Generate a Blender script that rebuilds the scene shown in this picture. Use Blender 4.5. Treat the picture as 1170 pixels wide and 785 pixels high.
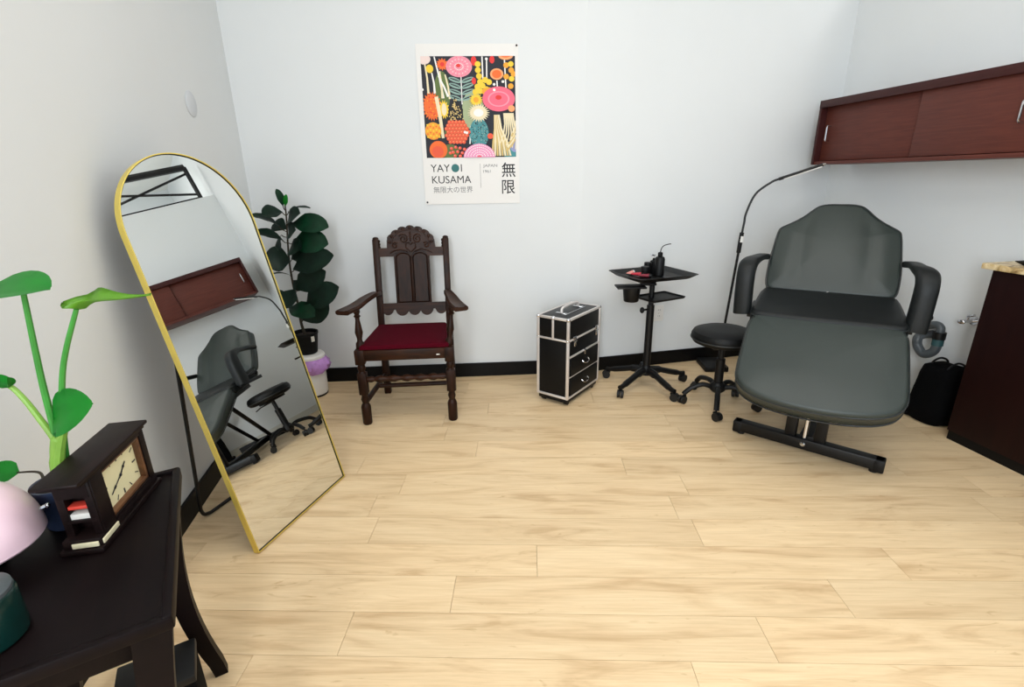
import bpy, bmesh, math, random
from mathutils import Vector, Matrix
random.seed(7)
PI = math.pi
S = bpy.context.scene
COL = S.collection
for o in list(bpy.data.objects):
    bpy.data.objects.remove(o, do_unlink=True)

# ------------------------------------------------------------------ camera
cam = bpy.data.objects.new('camera', bpy.data.cameras.new('camera'))
COL.objects.link(cam)
cam.data.sensor_width = 36.0
cam.data.sensor_fit = 'HORIZONTAL'
cam.data.lens = 568.0 / 1170.0 * 36.0
cam.data.clip_start = 0.02
cam.matrix_world = Matrix(((0.999867158, 0.016299278, 0.0, 0.0),
                           (-0.00515041, 0.315948083, -0.948762501, 0.0),
                           (-0.015464144, 0.948636465, 0.31599006, 1.35),
                           (0, 0, 0, 1)))
S.camera = cam

# ------------------------------------------------------------------ world, lights, exposure
w = bpy.data.worlds.new('world'); S.world = w; w.use_nodes = True
bg = w.node_tree.nodes['Background']
bg.inputs['Color'].default_value = (0.80, 0.90, 1.0, 1)
bg.inputs['Strength'].default_value = 1.1
S.view_settings.view_transform = 'Standard'
S.view_settings.look = 'None'
S.view_settings.exposure = -0.13
S.view_settings.gamma = 1.0
S.view_settings.use_curve_mapping = False


def area(name, loc, target, sx, sy, power, color):
    l = bpy.data.lights.new(name, 'AREA')
    l.shape = 'RECTANGLE'; l.size = sx; l.size_y = sy; l.energy = power; l.color = color
    o = bpy.data.objects.new(name, l); COL.objects.link(o)
    o.location = loc
    d = Vector(target) - Vector(loc)
    o.rotation_euler = d.to_track_quat('-Z', 'Y').to_euler()
    return o


area('ceiling_panel_light', (0.55, 1.25, 3.22), (0.55, 1.25, 0), 2.2, 1.6, 38, (1.0, 0.975, 0.945))
area('ceiling_panel_light', (2.9, 2.6, 3.22), (2.9, 2.6, 0), 0.7, 1.2, 22, (1.0, 0.98, 0.95))
area('window_daylight', (-1.0, -1.3, 1.8), (2.4, 2.6, 1.0), 2.4, 2.0, 270, (0.90, 0.955, 1.0))


# ------------------------------------------------------------------ materials
def lin(c):
    return tuple(((x / 255.0) / 12.92 if x / 255.0 <= 0.04045 else ((x / 255.0 + 0.055) / 1.055) ** 2.4) for x in c)


MATS = {}


def mat(name, rgb, rough=0.5, metal=0.0, var=0.0, scale=20.0, bump=0.0, bscale=None, coat=0.0, spec=None):
    if name in MATS:
        return MATS[name]
    m = bpy.data.materials.new(name); m.use_nodes = True
    nt = m.node_tree; b = nt.nodes['Principled BSDF']
    c = lin(rgb)
    b.inputs['Base Color'].default_value = (*c, 1)
    b.inputs['Roughness'].default_value = rough
    b.inputs['Metallic'].default_value = metal
    if coat:
        b.inputs['Coat Weight'].default_value = coat
        b.inputs['Coat Roughness'].default_value = 0.15
    if spec is not None:
        b.inputs['Specular IOR Level'].default_value = spec
    tc = nt.nodes.new('ShaderNodeTexCoord')
    n = nt.nodes.new('ShaderNodeTexNoise')
    n.inputs['Scale'].default_value = scale; n.inputs['Detail'].default_value = 5
    nt.links.new(tc.outputs['Object'], n.inputs['Vector'])
    if var:
        r = nt.nodes.new('ShaderNodeValToRGB')
        r.color_ramp.elements[0].position = 0.3; r.color_ramp.elements[1].position = 0.7
        r.color_ramp.elements[0].color = (*[max(0, x * (1 - var)) for x in c], 1)
        r.color_ramp.elements[1].color = (*[min(1, x * (1 + var)) for x in c], 1)
        nt.links.new(n.outputs['Fac'], r.inputs['Fac'])
        nt.links.new(r.outputs['Color'], b.inputs['Base Color'])
    if bump:
        n2 = n
        if bscale:
            n2 = nt.nodes.new('ShaderNodeTexNoise'); n2.inputs['Scale'].default_value = bscale
            nt.links.new(tc.outputs['Object'], n2.inputs['Vector'])
        bp = nt.nodes.new('ShaderNodeBump'); bp.inputs['Strength'].default_value = bump
        bp.inputs['Distance'].default_value = 0.002
        nt.links.new(n2.outputs['Fac'], bp.inputs['Height'])
        nt.links.new(bp.outputs['Normal'], b.inputs['Normal'])
    MATS[name] = m
    return m


def wood(name, dark, light, rough=0.35, stretch=(1, 14, 14), scale=3.0, coat=0.0, spec=None):
    """streaky wood, grain along local x"""
    m = bpy.data.materials.new(name); m.use_nodes = True
    nt = m.node_tree; b = nt.nodes['Principled BSDF']
    b.inputs['Roughness'].default_value = rough
    if spec is not None:
        b.inputs['Specular IOR Level'].default_value = spec
    if coat:
        b.inputs['Coat Weight'].default_value = coat; b.inputs['Coat Roughness'].default_value = 0.2
    tc = nt.nodes.new('ShaderNodeTexCoord')
    mp = nt.nodes.new('ShaderNodeMapping'); mp.inputs['Scale'].default_value = stretch
    n = nt.nodes.new('ShaderNodeTexNoise'); n.inputs['Scale'].default_value = scale
    n.inputs['Detail'].default_value = 6; n.inputs['Distortion'].default_value = 0.6
    r = nt.nodes.new('ShaderNodeValToRGB')
    r.color_ramp.elements[0].position = 0.3; r.color_ramp.elements[1].position = 0.72
    r.color_ramp.elements[0].color = (*lin(dark), 1); r.color_ramp.elements[1].color = (*lin(light), 1)
    nt.links.new(tc.outputs['Object'], mp.inputs['Vector']); nt.links.new(mp.outputs['Vector'], n.inputs['Vector'])
    nt.links.new(n.outputs['Fac'], r.inputs['Fac']); nt.links.new(r.outputs['Color'], b.inputs['Base Color'])
    MATS[name] = m
    return m


def plank_material():
    m = bpy.data.materials.new('pale_oak_plank'); m.use_nodes = True
    nt = m.node_tree; L = nt.links.new; N = nt.nodes.new
    b = nt.nodes['Principled BSDF']; b.inputs['Roughness'].default_value = 0.42
    b.inputs['Specular IOR Level'].default_value = 0.35
    tc = N('ShaderNodeTexCoord'); oi = N('ShaderNodeObjectInfo')
    ml = N('ShaderNodeMath'); ml.operation = 'MULTIPLY'; ml.inputs[1].default_value = 57.0
    L(oi.outputs['Random'], ml.inputs[0])
    cb = N('ShaderNodeCombineXYZ')
    for k in range(3): L(ml.outputs[0], cb.inputs[k])
    add = N('ShaderNodeVectorMath'); add.operation = 'ADD'
    L(tc.outputs['Object'], add.inputs[0]); L(cb.outputs[0], add.inputs[1])

    def noise(sc, scale, detail, dist=0.0, rough=0.55):
        mp = N('ShaderNodeMapping'); mp.inputs['Scale'].default_value = sc
        L(add.outputs[0], mp.inputs['Vector'])
        n = N('ShaderNodeTexNoise'); n.inputs['Scale'].default_value = scale
        n.inputs['Detail'].default_value = detail; n.inputs['Distortion'].default_value = dist
        n.inputs['Roughness'].default_value = rough
        L(mp.outputs[0], n.inputs['Vector']); return n
    broad = noise((1.0, 7.0, 1.0), 1.7, 4, 1.4)
    fine = noise((2.0, 60.0, 1.0), 3.0, 5, 0.3, 0.65)
    knot = noise((1.6, 6.0, 1.0), 3.2, 3, 2.2)
    r1 = N('ShaderNodeValToRGB'); e = r1.color_ramp.elements
    e[0].position = 0.30; e[0].color = (*lin((208, 175, 133)), 1)
    e[1].position = 0.66; e[1].color = (*lin((237, 210, 169)), 1)
    k = e.new(0.46); k.color = (*lin((229, 200, 158)), 1)
    L(broad.outputs['Fac'], r1.inputs['Fac'])
    r2 = N('ShaderNodeValToRGB'); e = r2.color_ramp.elements
    e[0].position = 0.3; e[0].color = (0.88, 0.86, 0.83, 1); e[1].position = 0.62; e[1].color = (1, 1, 1, 1)
    L(fine.outputs['Fac'], r2.inputs['Fac'])
    r3 = N('ShaderNodeValToRGB'); e = r3.color_ramp.elements
    e[0].position = 0.66; e[0].color = (1, 1, 1, 1); e[1].position = 0.80; e[1].color = (0.74, 0.66, 0.56, 1)
    L(knot.outputs['Fac'], r3.inputs['Fac'])
    x1 = N('ShaderNodeMix'); x1.data_type = 'RGBA'; x1.blend_type = 'MULTIPLY'; x1.inputs[0].default_value = 1
    L(r1.outputs[0], x1.inputs[6]); L(r2.outputs[0], x1.inputs[7])
    x2 = N('ShaderNodeMix'); x2.data_type = 'RGBA'; x2.blend_type = 'MULTIPLY'; x2.inputs[0].default_value = 1
    L(x1.outputs[2], x2.inputs[6]); L(r3.outputs[0], x2.inputs[7])
    hsv = N('ShaderNodeHueSaturation')
    mr = N('ShaderNodeMapRange'); mr.inputs[3].default_value = 0.94; mr.inputs[4].default_value = 1.05
    L(oi.outputs['Random'], mr.inputs[0]); L(mr.outputs[0], hsv.inputs['Value'])
    L(x2.outputs[2], hsv.inputs['Color']); L(hsv.outputs[0], b.inputs['Base Color'])
    MATS['plank'] = m
    return m


plank_material()
mat('wall_paint', (222, 225, 226), 0.75, var=0.012, scale=2.0, bump=0.05, bscale=180)
mat('ceiling_paint', (228, 228, 224), 0.9, var=0.01)
mat('black_base', (5, 5, 6), 0.5, spec=0.2)
mat('white_base', (205, 205, 198), 0.5)
mat('subfloor', (120, 92, 62), 0.8, var=0.1)
mat('gold', (232, 208, 104), 0.38, 0.55, var=0.04)
mat('mirror_glass', (238, 240, 238), 0.0, 1.0)
mat('black_metal', (8, 8, 9), 0.42, 0.0, spec=0.35)
mat('black_steel', (18, 18, 20), 0.5, 0.2)
mat('black_plastic', (7, 7, 8), 0.48, var=0.1, spec=0.3)
mat('black_rubber', (8, 8, 8), 0.6)
mat('chrome', (215, 215, 218), 0.12, 1.0)
mat('aluminium', (222, 216, 212), 0.4, 0.5, var=0.04)
mat('case_panel', (4, 4, 5), 0.55, spec=0.25, var=0.2, bump=0.25, bscale=300)
mat('case_top', (24, 25, 27), 0.45, bump=0.25, bscale=300)
mat('leather', (45, 53, 50), 0.43, spec=0.5, var=0.06, scale=6, bump=0.35, bscale=260)
mat('leather_dark', (16, 20, 21), 0.46, spec=0.3, bump=0.3, bscale=260)
mat('leather_black', (6, 7, 8), 0.5, spec=0.25, bump=0.3, bscale=260)
mat('piping', (32, 36, 37), 0.4)
mat('red_cloth', (74, 3, 20), 0.95, var=0.12, scale=60, bump=0.5, bscale=500, spec=0.1)
mat('white_plastic', (232, 230, 226), 0.45)
mat('ivory', (232, 222, 186), 0.5)
mat('dial', (236, 228, 184), 0.5, var=0.03)
mat('purple_bag', (192, 140, 210), 0.38, var=0.14, scale=30)
mat('pot_black', (7, 7, 8), 0.55, spec=0.2)
mat('pot_blue', (46, 58, 84), 0.35, var=0.06)
mat('soil', (40, 28, 20), 0.95, var=0.3, scale=80)
mat('leaf_dark', (14, 66, 40), 0.42, var=0.35, scale=14)
mat('leaf_deep', (9, 46, 31), 0.45, var=0.3, scale=14)
mat('leaf_bright', (22, 150, 42), 0.35, var=0.12, scale=12)
mat('leaf_yellow', (120, 178, 56), 0.4, var=0.12, scale=12)
mat('stem_green', (58, 140, 52), 0.45, var=0.15)
mat('stem_pale', (128, 172, 66), 0.45, var=0.15)
mat('stem_brown', (52, 44, 30), 0.7)
mat('pink_glass', (246, 212, 225), 0.3, var=0.02, coat=0.3)
mat('green_glass', (4, 40, 36), 0.25, coat=0.4)
mat('paper', (233, 231, 228), 0.7)
mat('ink', (40, 40, 44), 0.7)
mat('ink_grey', (120, 120, 122), 0.7)
mat('teal_ink', (52, 112, 112), 0.7)
mat('pvc_grey', (72, 78, 82), 0.4)
mat('teal_label', (36, 74, 78), 0.6)
mat('lip_red', (196, 40, 60), 0.4)
mat('lip_pink', (232, 150, 140), 0.4)
mat('lip_dark', (130, 20, 44), 0.4)
mat('card_red', (206, 60, 44), 0.6)
mat('card_white', (220, 218, 210), 0.6)
mat('black_fabric', (4, 4, 5), 0.9, bump=0.4, bscale=200, spec=0.1)
wood('mahogany', (80, 38, 30), (95, 47, 37), 0.45, (1, 14, 14), 6.0, spec=0.3)
wood('mahogany_dark', (52, 19, 18), (60, 23, 21), 0.45, (1, 14, 14), 6.0, spec=0.3)
wood('desk_wood', (24, 5, 5), (30, 8, 7), 0.5, (9, 9, 1), 4.0, spec=0.15)
wood('espresso', (10, 4, 5), (16, 7, 8), 0.5, (1, 10, 10), 4.0, spec=0.12)
wood('clock_wood', (16, 9, 9), (30, 18, 17), 0.5, (1, 10, 10), 5.0, spec=0.15)
wood('antique_oak', (24, 11, 5), (50, 25, 11), 0.42, (9, 9, 1.2), 6.0, spec=0.18)
wood('antique_oak_flat', (28, 13, 6), (60, 31, 14), 0.42, (1.2, 9, 9), 6.0, spec=0.2)
wood('dial_frame', (88, 56, 36), (128, 86, 54), 0.4, (1, 8, 8), 5.0)


def counter_material():
    m = bpy.data.materials.new('stone_laminate'); m.use_nodes = True
    nt = m.node_tree; b = nt.nodes['Principled BSDF']; b.inputs['Roughness'].default_value = 0.35
    tc = nt.nodes.new('ShaderNodeTexCoord')
    n = nt.nodes.new('ShaderNodeTexNoise'); n.inputs['Scale'].default_value = 16
    n.inputs['Detail'].default_value = 8; n.inputs['Distortion'].default_value = 1.5
    r = nt.nodes.new('ShaderNodeValToRGB'); e = r.color_ramp.elements
    e[0].position = 0.36; e[0].color = (*lin((112, 84, 44)), 1)
    e[1].position = 0.62; e[1].color = (*lin((236, 218, 178)), 1)
    k = e.new(0.48); k.color = (*lin((204, 176, 124)), 1)
    nt.links.new(tc.outputs['Object'], n.inputs['Vector'])
    nt.links.new(n.outputs['Fac'], r.inputs['Fac']); nt.links.new(r.outputs[0], b.inputs['Base Color'])
    MATS['stone'] = m


counter_material()


# ------------------------------------------------------------------ mesh helpers
class MB:
    def __init__(s):
        s.bm = bmesh.new()

    def _merge(s, t, M=None):
        if M is not None:
            t.transform(M)
        me = bpy.data.meshes.new('tmp'); t.to_mesh(me); t.free()
        s.bm.from_mesh(me); bpy.data.meshes.remove(me)
        return s

    def box(s, c, d, bev=0.0, M=None, rot=None, seg=2):
        t = bmesh.new(); bmesh.ops.create_cube(t, size=1.0)
        t.transform(Matrix.Diagonal((d[0], d[1], d[2], 1)))
        if bev:
            bmesh.ops.bevel(t, geom=list(t.edges), offset=bev, segments=seg, affect='EDGES', profile=0.5)
        X = Matrix.Translation(c)
        if rot is not None:
            X = X @ rot
        if M is not None:
            X = M @ X
        return s._merge(t, X)

    def rings(s, rings, cap0=True, cap1=True, close=True):
        """list of equally long vertex loops"""
        V = [[s.bm.verts.new(p) for p in r] for r in rings]
        n = len(V[0])
        for a, b in zip(V, V[1:]):
            for i in range(n if close else n - 1):
                j = (i + 1) % n
                try: s.bm.faces.new((a[i], a[j], b[j], b[i]))
                except ValueError: pass
        if cap0: s.bm.faces.new(list(reversed(V[0])))
        if cap1: s.bm.faces.new(V[-1])
        return s

    def tube(s, pts, r, seg=10, cap=True, closed=False, flat=1.0):
        pts = [Vector(p) for p in pts]
        n = len(pts)
        rr = r if isinstance(r, (list, tuple)) else [r] * n
        up = Vector((0, 0, 1)); prev = None; rings = []
        for i, p in enumerate(pts):
            if closed:
                t = pts[(i + 1) % n] - pts[i - 1]
            else:
                t = pts[min(i + 1, n - 1)] - pts[max(i - 1, 0)]
            t.normalize()
            if prev is None:
                u = t.cross(up)
                if u.length < 1e-3: u = t.cross(Vector((1, 0, 0)))
            else:
                u = prev - t * prev.dot(t)
            u.normalize(); v = t.cross(u); prev = u
            rings.append([p + (u * math.cos(2 * PI * k / seg) + v * flat * math.sin(2 * PI * k / seg)) * rr[i] for k in range(seg)])
        if closed:
            rings.append(rings[0][:])
            s.rings(rings, False, False)
            bmesh.ops.remove_doubles(s.bm, verts=s.bm.verts, dist=1e-6)
        else:
            s.rings(rings, cap, cap)
        return s

    def cyl(s, a, b, r0, r1=None, seg=20):
        return s.tube([a, b], [r0, r0 if r1 is None else r1], seg)

    def lathe(s, prof, c=(0, 0, 0), seg=24, M=None, cap0=True, cap1=True):
        c = Vector(c); rings = []
        for r, z in prof:
            ring = [Vector((c.x + r * math.cos(2 * PI * k / seg), c.y + r * math.sin(2 * PI * k / seg), c.z + z)) for k in range(seg)]
            if M is not None: ring = [M @ p for p in ring]
            rings.append(ring)
        return s.rings(rings, cap0, cap1)

    def ball(s, c, r, sc=(1, 1, 1), seg=16, M=None):
        t = bmesh.new(); bmesh.ops.create_uvsphere(t, u_segments=seg, v_segments=max(6, seg // 2), radius=r)
        X = Matrix.Translation(c) @ (M if M is not None else Matrix.Identity(4)) @ Matrix.Diagonal((*sc, 1))
        return s._merge(t, X)

    def prism(s, pts2, a, b, frame):
        """extrude a 2D outline between heights a and b; frame maps (x, y, h)"""
        return s.rings([[frame(x, y, a) for x, y in pts2], [frame(x, y, b) for x, y in pts2]])

    def poly(s, pts):
        s.bm.faces.new([s.bm.verts.new(p) for p in pts]); return s

    def build(s, name, m, parent=None, smooth=True, angle=38):
        bmesh.ops.recalc_face_normals(s.bm, faces=s.bm.faces)
        me = bpy.data.meshes.new(name); s.bm.to_mesh(me); s.bm.free()
        if m is not None: me.materials.append(MATS[m] if isinstance(m, str) else m)
        if smooth:
            for p in me.polygons: p.use_smooth = True
            me.set_sharp_from_angle(angle=math.radians(angle))
        o = bpy.data.objects.new(name, me); COL.objects.link(o)
        if parent is not None: o.parent = parent
        return o


def thing(name, label, cat, loc=(0, 0, 0), rz=0.0, group=None):
    o = bpy.data.objects.new(name, None); COL.objects.link(o)
    o.empty_display_size = 0.05
    o.location = loc; o.rotation_euler = (0, 0, rz)
    o['label'] = label; o['category'] = cat
    if group: o['group'] = group
    return o


def tag(o, label, cat, group=None):
    o['label'] = label; o['category'] = cat
    if group: o['group'] = group
    return o


def struct(o):
    o['kind'] = 'structure'; return o


def bez(p, n=12):
    """Catmull-Rom through points"""
    p = [Vector(q) for q in p]; out = []
    for i in range(len(p) - 1):
        a = p[max(i - 1, 0)]; b = p[i]; c = p[i + 1]; d = p[min(i + 2, len(p) - 1)]
        for k in range(n):
            t = k / n
            out.append(0.5 * ((2 * b) + (c - a) * t + (2 * a - 5 * b + 4 * c - d) * t * t + (3 * b - a - 3 * c + d) * t ** 3))
    out.append(p[-1]); return out


def RZ(a): return Matrix.Rotation(a, 4, 'Z')


# ------------------------------------------------------------------ setting
CRN = Vector((-1.629, 3.256, 0)); CRE = Vector((0.475, 3.372, 0)); RCN = Vector((2.314, 3.788, 0))
DL = Vector((math.sin(math.radians(-9.84)), math.cos(math.radians(-9.84)), 0))     # left wall, receding
DR = Vector((math.sin(math.radians(-10)), math.cos(math.radians(-10)), 0))         # right wall, receding
NR = Vector((-DR.y, DR.x, 0))                                                       # right wall, into room
NL = Vector((DL.y, -DL.x, 0))
DB = (CRE - CRN).normalized(); NB = Vector((DB.y, -DB.x, 0))
DB2 = (RCN - CRE).normalized(); NB2 = Vector((DB2.y, -DB2.x, 0))
LEND = CRN - DL * 4.9; REND = RCN - DR * 5.4
HT = 3.3; HR = 2.56


def wall(name, a, b, n, h, m='wall_paint', t=0.12):
    a, b = Vector(a), Vector(b)
    mb = MB()
    q = [a, b, b - n * t, a - n * t]
    mb.rings([[p.copy() for p in q], [p + Vector((0, 0, h)) for p in q]])
    return struct(mb.build(name, m, smooth=False))


wall('wall_left', LEND, CRN, NL, HT)
wall('wall_back', CRN, CRE, NB, HT)
wall('wall_back_right', CRE, RCN, NB2, HT)
wall('wall_right', RCN, REND, NR, HR)


def base(name, a, b, n, m, h=0.10, t=0.012):
    a, b = Vector(a), Vector(b); q = [a, b, b + n * t, a + n * t]
    mb = MB(); mb.rings([[p.copy() for p in q], [p + Vector((0, 0, h)) for p in q]])
    return struct(mb.build(name, m, smooth=False))


base('baseboard_left', LEND, CRN, NL, 'black_base')
base('baseboard_back', CRN, CRE + DB * 0.002, NB, 'black_base')
base('baseboard_back_right', CRE, RCN, NB2, 'black_base')
base('baseboard_right', RCN, REND, NR, 'white_base', 0.07)

# floor slab and its planks
PA = 0.0345
CA = Vector((math.cos(PA), -math.sin(PA), 0)); CB = Vector((math.sin(PA), math.cos(PA), 0))
fl_ = MB()
fl_.rings([[p + Vector((0, 0, z)) for p in (LEND, REND, RCN, CRE, CRN)] for z in (-0.06, -0.0075)])
floor = struct(fl_.build('floor', 'subfloor', smooth=False))
PITCH = 0.1602; PL = 1.302; GAP = 0.0013
known = {0: -0.578, -1: -0.832, 1: -0.262, 2: 0.028, 3: -0.633}
for k in range(-16, 18):
    v0 = 1.10 + PITCH * k; v1 = v0 + PITCH
    u0 = known.get(k, random.uniform(-0.65, 0.65)) - 4 * PL
    for j in range(9):
        a0 = u0 + j * PL; a1 = a0 + PL
        bm = bmesh.new()
        q = [(a0 + GAP / 2, v0 + GAP / 2), (a1 - GAP / 2, v0 + GAP / 2), (a1 - GAP / 2, v1 - GAP / 2), (a0 + GAP / 2, v1 - GAP / 2)]
        lo = [bm.verts.new(CA * u + CB * v + Vector((0, 0, -0.0075))) for u, v in q]
        hi = [bm.verts.new(CA * u + CB * v) for u, v in q]
        bm.faces.new(hi); bm.faces.new(list(reversed(lo)))
        for i in range(4): bm.faces.new((lo[i], lo[(i + 1) % 4], hi[(i + 1) % 4], hi[i]))
        cu = CA * (a0 + PL / 2) + CB * (v0 + PITCH / 2)
        cuts = [(CRN, NL), (RCN, NR), (LEND, Vector((0, 1, 0)))]
        if cu.x + PL / 2 < CRE.x: cuts.append((CRN, NB))
        elif cu.x - PL / 2 > CRE.x: cuts.append((CRE, NB2))
        else: cuts.append((CRE + Vector((0, 0.1, 0)), (NB + NB2).normalized()))
        for pt, n in cuts:
            if not bm.verts: break
            r = bmesh.ops.bisect_plane(bm, geom=list(bm.verts) + list(bm.edges) + list(bm.faces), plane_co=pt, plane_no=n, clear_inner=True)
            ed = [e for e in r['geom_cut'] if isinstance(e, bmesh.types.BMEdge)]
            if ed: bmesh.ops.holes_fill(bm, edges=ed)
        if len(bm.faces) < 4:
            bm.free(); continue
        c = sum((v.co for v in bm.verts), Vector()) / len(bm.verts); c.z = 0
        cu = CA * (a0 + PL / 2) + CB * (v0 + PITCH / 2)
        M = Matrix.Translation(cu) @ RZ(-PA)
        bm.transform(M.inverted())
        me = bpy.data.meshes.new('plank'); bm.to_mesh(me); bm.free()
        me.materials.append(MATS['plank'])
        o = bpy.data.objects.new('plank', me); COL.objects.link(o); o.parent = floor; o.matrix_local = M

# ceiling, and the open steel bay above the right wall that the mirror shows
cl = MB(); ex = NR * -1.6
cl.rings([[p + Vector((0, 0, z)) for p in (LEND, REND + ex, RCN + ex, RCN, CRE, CRN)] for z in (HT, HT + 0.1)])
struct(cl.build('ceiling', 'ceiling_paint', smooth=False))
wall('wall_far_right', RCN + ex + DR * 0.0, REND + ex, NR, HT)
wall('wall_far_back', RCN, RCN + ex, Vector((-NB2.x, -NB2.y, 0)) * -1, HT)
lg = MB()
q = [RCN - NR * 0.121, REND - NR * 0.121, REND + ex, RCN + ex]
lg.rings([[p + Vector((0, 0, z)) for p in q] for z in (HR - 0.12, HR)])
struct(lg.build('trim_1', 'wall_paint', smooth=False))

# ------------------------------------------------------------------ ceiling steel seen in the mirror
tr = thing('steel_truss', 'black steel truss with crossed braces above the right wall, seen in the mirror', 'truss', RCN + Vector((0, 0, HR)))
def trp(u, z, off=0.06): return -DR * u - NR * off + Vector((0, 0, z))
TH = 0.36
MB().tube([trp(0.12, 0.018), trp(2.6, 0.018)], 0.016, 6).build('bottom_chord', 'black_steel', tr)
MB().tube([trp(0.12, TH), trp(2.6, TH)], 0.034, 6).build('top_chord', 'black_steel', tr)
for u in (0.12, 1.16, 2.2):
    MB().tube([trp(u, 0.0), trp(u, TH)], 0.024, 6).build('post', 'black_steel', tr)
for u in (0.12, 1.16):
    MB().tube([trp(u, 0.06), trp(u + 1.04, TH - 0.06)], 0.012, 6).build('brace', 'black_steel', tr)
    MB().tube([trp(u, TH - 0.06, 0.07), trp(u + 1.04, 0.06, 0.07)], 0.012, 6).build('brace', 'black_steel', tr)

# ------------------------------------------------------------------ arched floor mirror
def build_mirror():
    yaw = math.radians(-2.5); tilt = math.radians(13.0)
    h = RZ(yaw) @ Vector((0.268, 0.9634, 0)); h.normalize()
    nb = Vector((-h.y, h.x, 0)); u = Vector((0, 0, 1)) * math.cos(tilt) + nb * math.sin(tilt)
    back = h.cross(u)  # towards the room is +n
    n = h.cross(u)
    if n.x < 0: n = -n
    t = thing('floor_mirror', 'tall arched floor mirror with thin gold frame leaning by the left wall', 'mirror', (0, 0, 0))
    bl = Vector((-0.974, 1.552, 0.0)) - (h - Vector((0.268, 0.9634, 0))) * 0.10
    t.matrix_world = Matrix(((h.x, -n.x, u.x, bl.x), (h.y, -n.y, u.y, bl.y), (h.z, -n.z, u.z, bl.z + 0.006), (0, 0, 0, 1)))
    Wd = 0.540; Ht = 1.487; r = Wd / 2
    def outline(o, k=48):
        pts = [(o, o), (Wd - o, o)]
        rr = r - o
        for i in range(k + 1):
            a = PI * i / k; pts.append((r + rr * math.cos(a), Ht - r + rr * math.sin(a)))
        return pts
    f = MB(); O = outline(0); I = outline(0.0035)
    rings = [[Vector((x, 0.026, z)) for x, z in O], [Vector((x, 0.0, z)) for x, z in O], [Vector((x, 0.0, z)) for x, z in I],
             [Vector((x, 0.008, z)) for x, z in I], [Vector((x, 0.026, z)) for x, z in I], [Vector((x, 0.026, z)) for x, z in O]]
    f.rings(rings, False, False)
    f.build('frame', 'gold', t)
    MB().prism(outline(0.004), 0.006, 0.009, lambda x, y, hh: Vector((x, hh, y))).build('mirror_pane', 'mirror_glass', t, smooth=False)
    MB().prism(outline(0.008), 0.0145, 0.022, lambda x, y, hh: Vector((x, hh, y))).build('back_board', 'black_plastic', t, smooth=False)
    g = MB(); R0 = outline(0.0034); R1 = outline(0.0062)
    g.rings([[Vector((x, 0.0035, z)) for x, z in R0], [Vector((x, 0.0035, z)) for x, z in R1], [Vector((x, 0.0062, z)) for x, z in R1]], False, False)
    g.build('inner_lip', 'black_metal', t)
    Mi = t.matrix_world.inverted()
    a = Mi @ Vector((-1.318, 1.762, 0.008)); b = Mi @ (Vector((-1.318, 1.762, 0.008)) + h * 0.44)
    top = 0.92
    p0 = Vector((0.045, 0.03, top)); p1 = Vector((Wd - 0.045, 0.03, top))
    def corner(p, q, rr): return p + (q - p).normalized() * rr
    st = MB().tube([p0, corner(a, p0, 0.05)] + bez([corner(a, p0, 0.045), a + ((p0 - a).normalized() + (b - a).normalized()) * 0.013, corner(a, b, 0.045)], 5) +
                   [corner(b, a, 0.05)] + bez([corner(b, a, 0.045), b + ((p1 - b).normalized() + (a - b).normalized()) * 0.013, corner(b, p1, 0.045)], 5) + [p1], 0.0075, 8)
    so = st.build('stand', 'black_metal', t)
    for p in (p0, p1):
        MB().box((p.x, 0.026, p.z), (0.03, 0.012, 0.05), 0.002).build('hinge', 'black_metal', t)
build_mirror()

# round cover plate on the left wall
def build_cover_plate():
    c = Vector((-1.520, 2.630, 1.71))
    t = thing('wall_plate', 'small round blank plate on left wall above the mirror', 'wall plate', c)
    c0 = CRN + DL * ((c - CRN).dot(DL)); c0.z = c.z; t.location = c0
    q = NL.to_track_quat('Z', 'Y').to_matrix().to_4x4()
    MB().lathe([(0.058, 0.001), (0.058, 0.003), (0.054, 0.006), (0.02, 0.008), (0.0, 0.008)], seg=36, M=q, cap1=False).build('disc', 'plate_grey', t)
mat('plate_grey', (204, 208, 212), 0.45)
build_cover_plate()

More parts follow.
